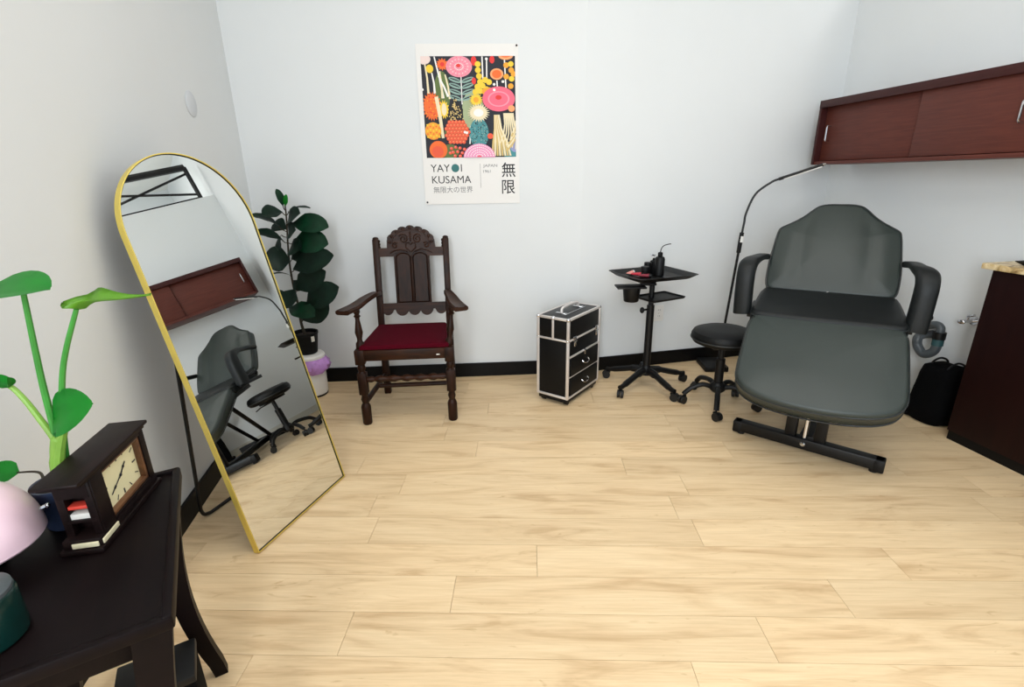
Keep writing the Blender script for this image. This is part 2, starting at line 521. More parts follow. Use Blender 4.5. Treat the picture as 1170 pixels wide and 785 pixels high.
# ------------------------------------------------------------------ wall poster
def build_poster():
    p0 = CRN + DB * ((Vector((-0.539, 3.316, 0)) - CRN).dot(DB)); p0.z = 1.196
    ang = math.atan2(DB.y, DB.x)
    t = thing('flower_poster', 'white poster with colourful flower print and black lettering on back wall', 'poster', p0 + NB * 0.003, ang)
    PW, PH = 0.605, 0.907
    MB().box((PW / 2, 0, PH / 2), (PW, 0.0012, PH)).build('sheet', 'paper', t, smooth=False)
    # printed picture: flat colour shapes, one thin layer over another
    ax0, ax1, az1, az0 = 0.026, 0.585, 0.842, 0.280
    AW, AH = ax1 - ax0, az1 - az0
    C = {'navy': (24, 27, 40), 'sage': (166, 178, 138), 'pink': (238, 148, 166), 'rose': (240, 106, 130), 'red': (226, 52, 48), 'orange': (238, 108, 42),
         'amber': (240, 164, 46), 'yellow': (242, 204, 58), 'cream': (236, 222, 186), 'blush': (236, 214, 208), 'grey': (140, 170, 160), 'teal': (70, 140, 146),
         'orchid': (236, 150, 192), 'white': (244, 240, 236), 'berry': (232, 90, 58), 'lilac': (150, 156, 200), 'black': (16, 16, 18), 'moss': (92, 112, 58),
         'tan': (214, 186, 120), 'peach': (244, 164, 110)}
    names = list(C); bm = bmesh.new(); lay = [0]
    def P(u, v): return Vector((ax0 + min(max(u, 0), 1) * AW, -0.0007 - lay[0] * 0.000012, az1 - min(max(v, 0), 1) * AH))
    def face(pts, c):
        lay[0] += 1
        vs = [bm.verts.new(P(u, v)) for u, v in pts]
        try:
            f = bm.faces.new(vs); f.material_index = names.index(c)
        except ValueError: pass
    X = lambda x: (x - 75) / 590.0
    Y = lambda y: (y - 78) / 654.0
    def ell(x, y, rx, ry, c, n=20, rot=0.0):
        ca, sa = math.cos(rot), math.sin(rot)
        face([(X(x + rx * math.cos(a) * ca - ry * math.sin(a) * sa), Y(y + rx * math.cos(a) * sa + ry * math.sin(a) * ca)) for a in [2 * PI * i / n for i in range(n)]], c)
    def star(x, y, r0, r1, n, c, sy=1.0):
        face([(X(x + (r1 if i % 2 else r0) * math.cos(PI * i / n)), Y(y + sy * (r1 if i % 2 else r0) * math.sin(PI * i / n))) for i in range(2 * n)], c)
    def strip(pts, w0, w1, c):
        L, Rr = [], []
        for i, (x, y) in enumerate(pts):
            a = pts[max(i - 1, 0)]; b = pts[min(i + 1, len(pts) - 1)]
            dx, dy = b[0] - a[0], b[1] - a[1]; l = math.hypot(dx, dy) or 1
            w = w0 + (w1 - w0) * i / (len(pts) - 1)
            L.append((X(x - dy / l * w), Y(y + dx / l * w))); Rr.append((X(x + dy / l * w), Y(y - dx / l * w)))
        face(L + Rr[::-1], c)
    rnd = random.Random(3)
    face([(0, 0), (1, 0), (1, 1), (0, 1)], 'navy')
    ell(390, 420, 70, 130, 'sage'); ell(200, 300, 50, 130, 'moss'); ell(230, 690, 60, 50, 'moss'); ell(630, 700, 50, 50, 'teal'); ell(660, 640, 40, 60, 'lilac')
    for a, b in (((98, 110), (112, 310)), ((140, 180), (152, 310)), ((160, 80), (205, 340)), ((190, 170), (198, 340)), ((222, 190), (246, 345)), ((180, 200), (235, 330))):
        strip([a, ((a[0] + b[0]) / 2 + 4, (a[1] + b[1]) / 2), b], 4, 7, 'cream' if a[0] % 4 else 'white')
    for x0, y0, x1, y1 in ((458, 80, 460, 240), (486, 100, 484, 240), (598, 90, 605, 280), (548, 230, 552, 300), (372, 520, 362, 640)):
        strip([(x0, y0), (x1, y1)], 4, 4, 'white')
    strip([(322, 200), (322, 380)], 3, 3, 'white')
    for i, y in enumerate((225, 262, 300, 338)):
        for s in (-1, 1):
            ell(322 + s * 40, y, 42, 14, 'grey', 14, -s * 0.35); ell(322 + s * 40, y - 2, 34, 4, 'navy', 10, -s * 0.35)
    ell(95, 95, 42, 34, 'blush'); ell(128, 155, 23, 26, 'yellow'); star(208, 128, 40, 27, 12, 'orange'); ell(208, 128, 14, 14, 'red', 12)
    for x, y, rx, ry in ((405, 108, 18, 30), (520, 100, 16, 24), (402, 232, 14, 22)): ell(x, y, rx, ry, 'red', 12)
    ell(312, 142, 82, 66, 'pink', 30)
    for k in range(4):
        for i in range(16):
            a = 2 * PI * (i + 0.5 * k) / 16; rr = 26 + 15 * k
            ell(312 + rr * math.cos(a), 142 + rr * 0.8 * math.sin(a), 3.6, 3, 'rose' if k % 2 else 'white', 6)
    ell(308, 136, 14, 11, 'red', 12)
    for x, y in ((430, 128), (430, 165), (436, 202), (442, 238), (474, 226), (424, 268), (456, 262), (498, 240), (440, 296), (480, 285), (410, 300)): ell(x, y, 19, 19, 'yellow', 12)
    for x, y in ((608, 135), (638, 128), (640, 166), (608, 206), (642, 220), (636, 266), (655, 190)): ell(x, y, 18, 18, 'amber' if y % 4 else 'yellow', 12)
    ell(606, 78, 46, 24, 'peach'); ell(606, 76, 30, 12, 'orange'); ell(548, 190, 42, 36, 'peach', 20); ell(548, 190, 30, 26, 'orange', 16)
    ell(490, 300, 40, 28, 'amber')
    star(130, 392, 64, 50, 22, 'orange', 1.5)
    for i in range(40): ell(130 + rnd.uniform(-38, 42), 392 + rnd.uniform(-66, 66), 4, 4, 'amber' if i % 2 else 'red', 6)
    star(205, 412, 36, 24, 14, 'yellow', 1.8); ell(205, 412, 16, 40, 'cream', 12)
    strip([(160, 330), (178, 470), (190, 600)], 12, 9, 'cream')
    face([(X(275), Y(335)), (X(332), Y(420)), (X(322), Y(490)), (X(222), Y(500)), (X(236), Y(400))], 'black')
    for i in range(60):
        y = rnd.uniform(350, 490); x = 278 + rnd.uniform(-1, 1) * (y - 330) * 0.33
        ell(x, y, 4, 5, 'tan', 6)
    ell(345, 440, 20, 70, 'sage', 14); ell(128, 552, 52, 58, 'amber', 20)
    for i in range(5):
        for j in range(5): ell(92 + i * 19, 512 + j * 20 + (i % 2) * 10, 6, 6, 'orange' if (i + j) % 2 else 'yellow', 8)
    ell(155, 678, 58, 60, 'orange', 26); ell(150, 690, 38, 38, 'berry', 18)
    ell(425, 570, 62, 100, 'teal', 24)
    for i in range(90):
        a = rnd.uniform(0, 2 * PI); q = math.sqrt(rnd.random())
        ell(425 + 58 * q * math.cos(a), 570 + 96 * q * math.sin(a), 5, 3, 'navy' if i % 2 else 'grey', 6, rnd.uniform(0, 3))
    ell(280, 560, 78, 70, 'moss', 20)
    for j in range(7):
        for i in range(7):
            x = 214 + i * 22 + (j % 2) * 11; y = 495 + j * 22
            if ((x - 280) / 82) ** 2 + ((y - 560) / 86) ** 2 < 1:
                ell(x, y, 12.5, 12.5, 'berry', 12); ell(x - 3, y - 3, 4, 4, 'peach', 6)
    for x, y in ((240, 670), (268, 662), (296, 668), (325, 676), (250, 695), (280, 692), (310, 700), (232, 700), (296, 722), (262, 720)):
        ell(x, y, 11, 11, 'berry', 10); ell(x - 3, y - 3, 4, 4, 'pink', 6)
    star(412, 352, 46, 30, 16, 'yellow'); ell(412, 352, 18, 18, 'amber', 12)
    star(425, 436, 74, 50, 24, 'cream', 0.85); ell(425, 436, 32, 26, 'white', 14)
    for i in range(8):
        f = i / 7.0
        strip([(530 + 24 * f, 450), (528 + 40 * f, 540), (516 + 90 * f, 630), (508 + 120 * f, 724)], 7, 6, 'cream' if i % 2 else 'tan')
    for i in range(6): strip([(590 + i * 11, 440), (594 + i * 12, 510), (584 + i * 17, 575), (560 + i * 20, 640 + 8 * i)], 6, 3, 'cream')
    for i in range(6): strip([(600 + i * 9, 690 - 24 * i), (640 + i * 5, 650 - 26 * i), (663, 610 - 24 * i)], 7, 4, 'cream' if i % 2 else 'tan')
    ell(557, 348, 104, 80, 'rose', 32); ell(557, 348, 70, 50, 'pink', 24); ell(557, 348, 60, 42, 'rose', 24); ell(556, 338, 20, 15, 'red', 14); ell(638, 410, 22, 22, 'peach', 12)
    ell(497, 590, 19, 19, 'berry', 14)
    for x, y in ((485, 97), (530, 255), (530, 290), (586, 238), (333, 562), (345, 566), (75, 285)): ell(x, y, 9, 9, 'white', 10)
    n = 30
    face([(X(422 + 104 * math.cos(PI + PI * i / n)), Y(732 + 92 * math.sin(PI + PI * i / n))) for i in range(n + 1)], 'orchid')
    for k in range(5):
        m_ = 6 + 4 * k
        for i in range(m_ + 1):
            a = PI + PI * i / m_; rr = 22 + 18 * k
            if 732 + rr * 0.88 * math.sin(a) < 726: ell(422 + rr * math.cos(a), 732 + rr * 0.88 * math.sin(a), 4.5, 4, 'white', 6)
    ell(422, 726, 16, 8, 'rose', 10)
    me = bpy.data.meshes.new('printed_picture'); bm.to_mesh(me); bm.free()
    for k in names: me.materials.append(mat('print_' + k, C[k], 0.65))
    o = bpy.data.objects.new('printed_picture', me); COL.objects.link(o); o.parent = t
    # lettering
    def text(s, x, z, size, m, name='lettering', bold=0.0, sx=1.0):
        c = bpy.data.curves.new('lettering', 'FONT'); c.body = s; c.size = size; c.offset = bold
        to = bpy.data.objects.new('lettering', c); COL.objects.link(to)
        dg = bpy.context.evaluated_depsgraph_get()
        me = bpy.data.meshes.new_from_object(to.evaluated_get(dg)); bpy.data.objects.remove(to, do_unlink=True)
        xs = [v.co.x for v in me.vertices]; x0, x1 = min(xs), max(xs)
        me.transform(Matrix.Translation((x, -0.0011, z)) @ Matrix.Rotation(PI / 2, 4, 'X') @ Matrix.Diagonal((sx, 1, 1, 1)) @ Matrix.Translation((-x0, 0, 0)))
        me.materials.clear(); me.materials.append(MATS[m])
        oo = bpy.data.objects.new(name, me); COL.objects.link(oo); oo.parent = t
        return (x1 - x0) * sx
    text('YAY', 0.046, 0.197, 0.064, 'ink')
    text('I', 0.235, 0.197, 0.064, 'ink')
    d = MB(); d.lathe([(0.0245, 0.0), (0.0245, 0.0008)], M=Matrix.Translation((0.2, -0.0008, 0.218)) @ Matrix.Rotation(PI / 2, 4, 'X'), seg=32)
    d.build('green_dot', 'teal_ink', t)
    text('KUSAMA', 0.050, 0.128, 0.064, 'ink', sx=1.0)
    text('無限大の世界', 0.056, 0.073, 0.042, 'ink_grey')
    text('JAPAN', 0.375, 0.222, 0.024, 'ink_grey', sx=1.3)
    text('1961', 0.375, 0.188, 0.024, 'ink_grey', sx=1.2)
    text('無', 0.492, 0.168, 0.094, 'ink', bold=0.0006)
    text('限', 0.492, 0.066, 0.094, 'ink', bold=0.0006)
    MB().box((0.357, -0.0009, 0.17), (0.0018, 0.0006, 0.145)).build('rule_line', 'ink_grey', t, smooth=False)
    for x, z in ((0.595, 0.897), (0.012, 0.014)):
        MB().lathe([(0.0045, 0), (0.006, 0.003), (0.004, 0.006)], M=Matrix.Translation((x, -0.0006, z)) @ Matrix.Rotation(PI / 2, 4, 'X'), seg=12).build('tack', 'black_plastic', t)
build_poster()

# ------------------------------------------------------------------ carved armchair
def turned(prof, p, q, seg=16):
    """lathe of (radius, fraction) between p and q"""
    p, q = Vector(p), Vector(q); M = Matrix.Translation(p) @ (q - p).to_track_quat('Z', 'Y').to_matrix().to_4x4(); L = (q - p).length
    return MB().lathe([(r, f * L) for r, f in prof], seg=seg, M=M)


def build_armchair():
    t = thing('armchair', 'antique carved dark oak armchair with burgundy seat pad against back wall', 'chair', (-0.602, 2.634, 0), math.radians(4.3))
    leg_prof = [(0.024, 0), (0.027, 0.02), (0.027, 0.20), (0.024, 0.215), (0.019, 0.24), (0.026, 0.28), (0.018, 0.31), (0.018, 0.33), (0.026, 0.355), (0.026, 0.42)]
    up_prof = [(0.026, 0.0), (0.026, 0.10), (0.02, 0.115), (0.016, 0.15), (0.024, 0.25), (0.027, 0.38), (0.022, 0.5), (0.018, 0.6), (0.024, 0.66), (0.024, 0.70), (0.018, 0.74), (0.026, 0.78), (0.026, 1.0)]
    for s in (-1, 1):
        x = s * 0.248
        l = MB()
        l.lathe([(0.022, 0.0), (0.027, 0.008), (0.028, 0.11), (0.024, 0.122), (0.017, 0.135), (0.023, 0.158), (0.017, 0.18), (0.021, 0.19)], (x, 0.0, 0), 16)
        l.box((x, 0, 0.255), (0.05, 0.05, 0.13), 0.005)
        l.lathe([(0.022, 0.318), (0.017, 0.33), (0.024, 0.35), (0.018, 0.368), (0.023, 0.376)], (x, 0.0, 0), 16)
        l.box((x, 0, 0.415), (0.054, 0.052, 0.085), 0.005)
        l.build('front_leg', 'antique_oak', t)
        xr = s * 0.216 + 0.018
        MB().box((xr, 0.44, 0.215), (0.042, 0.042, 0.43), 0.004).build('rear_leg', 'antique_oak', t)
        # back post, leaning
        b = MB(); ln = Vector((0, 0.085, 0.58)); M = Matrix.Translation((xr, 0.44, 0.42)) @ ln.to_track_quat('Z', 'X').to_matrix().to_4x4()
        b.box((0, 0, ln.length / 2), (0.038, 0.036, ln.length), 0.004, M=Matrix.Translation((xr, 0.44, 0.42)) @ Matrix.Rotation(-math.atan2(0.085, 0.58), 4, 'X'))
        top = Vector((xr, 0.525, 1.0))
        for k in range(4):
            b.ball(top + Vector((-s * 0.019, -0.002, -0.012 - 0.019 * k)), 0.0105, (0.9, 1.3, 1), 8)
        b.ball(top + Vector((0, 0, 0.004)), 0.019, (1, 0.9, 0.6), 10)
        b.build('back_post', 'antique_oak', t)
        # turned arm support
        turned([(0.021, 0), (0.025, 0.04), (0.023, 0.16), (0.015, 0.2), (0.014, 0.26), (0.022, 0.42), (0.019, 0.52), (0.012, 0.72), (0.012, 0.78), (0.02, 0.82), (0.012, 0.86), (0.019, 0.92), (0.017, 1.0)],
               (s * 0.247, 0.03, 0.45), (s * 0.262 + 0.01, 0.055, 0.677)).build('arm_support', 'antique_oak', t)
        # scrolled arm
        a = MB(); path = bez([(s * 0.216 + 0.018, 0.46, 0.672), (s * 0.222 + 0.018, 0.34, 0.694), (s * 0.25 + 0.016, 0.2, 0.694), (s * 0.278 + 0.014, 0.08, 0.684), (s * 0.308 + 0.012, -0.02, 0.683), (s * 0.316 + 0.012, -0.045, 0.682)], 8)
        wd = [0.017 + 0.024 * min(1, (i / (len(path) - 1)) * 1.6) for i in range(len(path))]
        rings = []
        for i, p in enumerate(path):
            tg = (path[min(i + 1, len(path) - 1)] - path[max(i - 1, 0)]).normalized(); u = tg.cross(Vector((0, 0, 1))).normalized(); v = Vector((0, 0, 1))
            w_ = wd[i] * (0.72 if i == len(path) - 1 else 1); hh = 0.013
            rings.append([p + u * a_ * w_ + v * b_ * hh for a_, b_ in ((-1, -0.5), (-0.8, -1), (0.8, -1), (1, -0.5), (1, 0.5), (0.75, 1), (0.45, 0.7), (-0.45, 0.7), (-0.75, 1), (-1, 0.5))])
        a.rings(rings); a.build('arm', 'antique_oak_flat', t)
        # side stretcher and side rail
        MB().tube([(s * 0.248, 0.0, 0.135), (xr, 0.44, 0.135)], 0.016, 10).build('side_stretcher', 'antique_oak_flat', t)
        MB().tube([(s * 0.248, 0.02, 0.415), (xr, 0.44, 0.415)], 0.022, 4).build('side_rail', 'antique_oak_flat', t)
    MB().box((0, -0.004, 0.423), (0.45, 0.03, 0.062), 0.004).build('front_rail', 'antique_oak_flat', t)
    MB().box((0.018, 0.44, 0.423), (0.40, 0.03, 0.062), 0.004).build('rear_rail', 'antique_oak_flat', t)
    MB().box((0.185, -0.0195, 0.418), (0.018, 0.002, 0.006)).build('small_tag', 'white_plastic', t)
    pr = [(0.014, 0), (0.018, 0.06)]
    for k in range(5):
        f = 0.10 + k * 0.165
        pr += [(0.012, f), (0.019, f + 0.04), (0.021, f + 0.08), (0.014, f + 0.125)]
    pr += [(0.018, 0.95), (0.014, 1.0)]
    turned(pr, (-0.226, 0.0, 0.277), (0.226, 0.0, 0.277)).build('front_stretcher', 'antique_oak_flat', t)
    MB().tube([(-0.23, 0.24, 0.135), (0.23, 0.24, 0.135)], 0.014, 10).build('cross_stretcher', 'antique_oak_flat', t)
    # seat pad, trapezoid with rounded edge
    out = []
    def seat(s_, z): return [Vector((x * s_, 0.215 + (y - 0.215) * s_, z)) for x, y in ((-0.245, -0.012), (0.245, -0.012), (0.248, 0.0), (0.215, 0.425), (0.19, 0.43), (-0.19, 0.43), (-0.215, 0.425), (-0.248, 0.0))]
    MB().rings([seat(0.97, 0.452), seat(1.0, 0.458), seat(1.0, 0.470), seat(0.97, 0.479), seat(0.8, 0.487), seat(0.45, 0.491)]).build('seat', 'red_cloth', t)
    # back: crest, splat, lower rail; local plane leaning
    lean = math.atan2(0.085, 0.58)
    M = Matrix.Translation((0.018, 0.44, 0.42)) @ Matrix.Rotation(-lean, 4, 'X')
    fr = lambda x, y, h: M @ Vector((x, h, y))
    # crest rail with scalloped arch
    pts = [(-0.2, 0.478), (-0.2, 0.531), (-0.145, 0.533)]
    n = 9
    R = [(-0.136 + 0.272 * 0, 0.55)]
    arc = []
    for i in range(n):
        a0 = PI - (PI) * i / n; a1 = PI - PI * (i + 1) / n
        c0 = Vector((0.148 * math.cos(a0), 0.545 + 0.108 * math.sin(a0))); c1 = Vector((0.148 * math.cos(a1), 0.545 + 0.108 * math.sin(a1)))
        mid = (c0 + c1) / 2; nv = Vector((mid.x, (mid.y - 0.545))).normalized(); hw = (c1 - c0).length / 2; tv = (c1 - c0).normalized()
        for k in range(6):
            th = PI - PI * k / 6
            arc.append(tuple(mid + tv * hw * math.cos(th) + nv * hw * 0.62 * math.sin(th)))
    pts += arc + [(0.145, 0.533), (0.2, 0.531), (0.2, 0.478), (0.1, 0.478)]
    for k in range(13):
        th = PI * k / 12; pts.append((0.05 + 0.05 * math.cos(th), 0.478 + 0.036 * math.sin(th)))
    for k in range(13):
        th = PI * k / 12; pts.append((-0.05 + 0.05 * math.cos(th), 0.478 + 0.036 * math.sin(th)))
    # arch fan: build as column strips so the scallops stay clean
    cr = MB(); top = [p for p in pts if False]
    xs = sorted(set([round(p[0], 4) for p in arc] + [-0.2, -0.145, 0.145, 0.2] + [-0.1 + 0.2 * i / 24 for i in range(25)]))
    def topz(x):
        if abs(x) >= 0.148: return 0.532
        best = 0.545
        for (xa, ya), (xb, yb) in zip(arc, arc[1:]):
            lo, hi = min(xa, xb), max(xa, xb)
            if lo - 1e-6 <= x <= hi + 1e-6 and hi - lo > 1e-6: best = max(best, ya + (yb - ya) * (x - xa) / (xb - xa))
            elif lo - 1e-6 <= x <= hi + 1e-6: best = max(best, ya, yb)
        return best
    def botz(x):
        if abs(x) >= 0.1: return 0.478
        q = (abs(x) - 0.05) / 0.05
        return 0.478 + 0.036 * math.sqrt(max(0, 1 - q * q))
    th0, th1 = -0.016, 0.016
    cr.rings([[fr(x, botz(x), th0), fr(x, topz(x), th0), fr(x, topz(x), th1), fr(x, botz(x), th1)] for x in xs])
    crest = cr.build('crest_rail', 'antique_oak_flat', t)
    cv = MB()   # carved relief: scrolls, heart and rays
    def scroll(cx, cy, s_, r0, turns, flip=1):
        p = []
        for k in range(40):
            a = k / 39 * turns * 2 * PI; r = r0 * (1 - 0.8 * k / 39)
            p.append(fr(cx + flip * r * math.cos(a + 0.6), cy + r * math.sin(a + 0.6), -0.017))
        cv.tube(p, 0.0045, 6)
    for s in (-1, 1):
        scroll(s * 0.043, 0.585, s, 0.030, 1.6, s); scroll(s * 0.096, 0.545, s, 0.02, 1.3, -s)
        cv.tube([fr(s * x, z, -0.017) for x, z in ((0.0, 0.505), (0.03, 0.53), (0.03, 0.556), (0.012, 0.562), (0.0, 0.55))], 0.0045, 6)
        cv.tube([fr(s * x, z, -0.017) for x, z in ((0.02, 0.508), (0.06, 0.522), (0.1, 0.515), (0.13, 0.5))], 0.0045, 6)
        cv.tube([fr(s * x, z, -0.017) for x, z in ((0.118, 0.545), (0.108, 0.59), (0.08, 0.622), (0.04, 0.638), (0.0, 0.642))], 0.004, 6)
    for i in range(n):
        a = PI * (i + 0.5) / n
        cv.ball(fr(0.131 * math.cos(a), 0.548 + 0.103 * math.sin(a), -0.015), 0.011, (1, 0.5, 1), 8)
    for k in range(5): cv.ball(fr(0, 0.575 + 0.012 * k, -0.017), 0.006, (1, 0.7, 1), 8)
    cv.build('carving', 'antique_oak_flat', crest)
    # splat: two arched panels in a frame
    sp = MB()
    sp.prism([(-0.110, 0.178), (0.110, 0.178), (0.110, 0.522), (-0.110, 0.522)], -0.004, 0.012, fr)
    splat = sp.build('splat', 'antique_oak', t)
    for s in (-1, 1):
        pn = MB(); o = [(s * 0.052 - 0.046, 0.188), (s * 0.052 + 0.046, 0.188), (s * 0.052 + 0.046, 0.47)]
        o += [(s * 0.052 + 0.046 * math.cos(PI * k / 12), 0.47 + 0.032 * math.sin(PI * k / 12)) for k in range(1, 13)]
        ins = [(s * 0.052 + (x - s * 0.052) * 0.86, 0.34 + (y - 0.34) * 0.95) for x, y in o]
        pn.rings([[fr(x, y, -0.004) for x, y in o], [fr(x, y, -0.010) for x, y in ins]])
        pn.build('splat_panel', 'antique_oak', splat, angle=12)
    for s in (-1, 0, 1):
        MB().box((s * 0.105, -0.009, 0.335), (0.009, 0.012, 0.30), 0.003, M=M).build('splat_moulding', 'antique_oak', splat)
    # lower back rail with hanging scallops
    lr = MB(); cs = [(-0.168, 0.034), (-0.078, 0.040), (0.0, 0.038), (0.078, 0.040), (0.168, 0.034)]; LZ = 0.145
    xs = [-0.2 + 0.4 * i / 80 for i in range(81)]
    def bz(x):
        z = LZ
        for c, r in cs:
            if abs(x - c) < r: z = min(z, LZ - math.sqrt(r * r - (x - c) ** 2))
        return z
    lr.rings([[fr(x, bz(x), -0.012), fr(x, 0.186, -0.012), fr(x, 0.186, 0.012), fr(x, bz(x), 0.012)] for x in xs])
    lr.build('lower_back_rail', 'antique_oak_flat', t)
build_armchair()


# ------------------------------------------------------------------ white bin, potted fig on it
def build_bin():
    t = thing('waste_bin', 'small round white bin with a purple bag hanging over its rim', 'bin', (-1.325, 3.062, 0))
    MB().lathe([(0.083, 0.0), (0.086, 0.004), (0.086, 0.014)], seg=32).build('base_ring', 'black_plastic', t)
    MB().lathe([(0.084, 0.012), (0.088, 0.02), (0.090, 0.255), (0.088, 0.258)], seg=36).build('body', 'white_plastic', t)
    MB().lathe([(0.093, 0.258), (0.097, 0.262), (0.097, 0.276), (0.088, 0.286), (0.02, 0.288)], seg=36).build('lid', 'white_plastic', t)
    b = MB(); rnd = random.Random(5); rings = []
    seg = 48
    for i, (r, z) in enumerate(((0.0925, 0.262), (0.1, 0.25), (0.106, 0.225), (0.108, 0.2), (0.103, 0.178), (0.0945, 0.168))):
        ring = []
        for k in range(seg):
            a = 2 * PI * k / seg
            w_ = 0.005 * math.sin(a * 7 + 1.7 * i) + 0.005 * math.sin(a * 15 + 2.6 * i) + rnd.uniform(-0.0035, 0.0035)
            bulge = 0.024 * max(0, math.cos(a + 0.35)) ** 2 * math.sin(PI * i / 5)
            ring.append(Vector(((max(0.0925, r + w_ + bulge)) * math.cos(a), (max(0.0925, r + w_ + bulge)) * math.sin(a), z + (0.008 * math.sin(a * 3 + 1) if i > 3 else 0))))
        rings.append(ring)
    b.rings(rings, False, False); b.build('bag', 'purple_bag', t)
build_bin()


def leaf_mesh(L, Wd, droop=0.25, cup=0.12, fiddle=0.25, wav=0.0, nu=9):
    """leaf along +x from its base, face up (+z)"""
    bm = bmesh.new(); rows = []
    for i in range(nu + 1):
        f = i / nu if fiddle == 'tail' else 0.5 * i / nu + 0.5 * math.sin(PI / 2 * i / nu)
        if fiddle == 'tail':
            w_ = Wd / 2 * max(0.05, math.sin(PI * min(1, f / 0.5)) ** 0.8 if f < 0.25 else (max(0, 1 - (f - 0.25) / 0.75) ** 1.7) * 0.93 + 0.07)
        else: w_ = Wd / 2 * max(0.03, max(0, 1 - abs(2 * f ** (1.15 if fiddle > 0.3 else 0.85) - 1) ** 2.3) ** (0.52 if fiddle > 0.3 else 0.62) * (min(1, 0.3 + 1.5 * f) if fiddle > 0.3 else 1))
        if i == nu: w_ = Wd * 0.06
        zz = -0.10 * L * math.exp(-((f - 0.16) / 0.13) ** 2) - 0.03 * L * math.sin(PI * f) if fiddle == 'tail' else 0.06 * L * math.sin(PI * f)
        x = L * f * (1 - 0.12 * droop * f); z = -droop * L * f * f + zz
        row = []
        for j in (-2, -1, 0, 1, 2):
            y = w_ * j / 2; row.append(bm.verts.new((x, y, z + cup * abs(y) - (0.05 * Wd if j == 0 else 0) * 0.4 + wav * Wd * math.sin(i * 2.1 + j))))
        rows.append(row)
    for a, b in zip(rows, rows[1:]):
        for j in range(4): bm.faces.new((a[j], a[j + 1], b[j + 1], b[j]))
    r = bmesh.ops.solidify(bm, geom=list(bm.faces), thickness=0.0012)
    bmesh.ops.recalc_face_normals(bm, faces=bm.faces)
    me = bpy.data.meshes.new('leaf'); bm.to_mesh(me); bm.free()
    for p in me.polygons: p.use_smooth = True
    return me


def place_leaf(parent, b, tip, Wd, m, nrm=(0, -0.45, 1), droop=0.2, cup=0.15, fiddle=0.25, wav=0.02, stalk=None, nu=9):
    b, tip = Vector(b), Vector(tip); x = (tip - b); L = x.length; x.normalize()
    z = Vector(nrm); z = (z - x * z.dot(x)).normalized(); y = z.cross(x)
    me = leaf_mesh(L, Wd, droop, cup, fiddle, wav, nu); me.materials.append(MATS[m])
    o = bpy.data.objects.new('leaf', me); COL.objects.link(o); o.parent = parent
    # aim so that the drooped tip meets the wanted point
    R_ = Matrix((x, y, z)).transposed().to_4x4()
    t0 = R_ @ Vector((L * (1 - 0.12 * droop), 0, -droop * L))
    q = t0.rotation_difference(x)
    o.matrix_local = Matrix.Translation(b) @ q.to_matrix().to_4x4() @ R_ @ Matrix.Scale(L / max(1e-6, t0.length), 4)
    return o


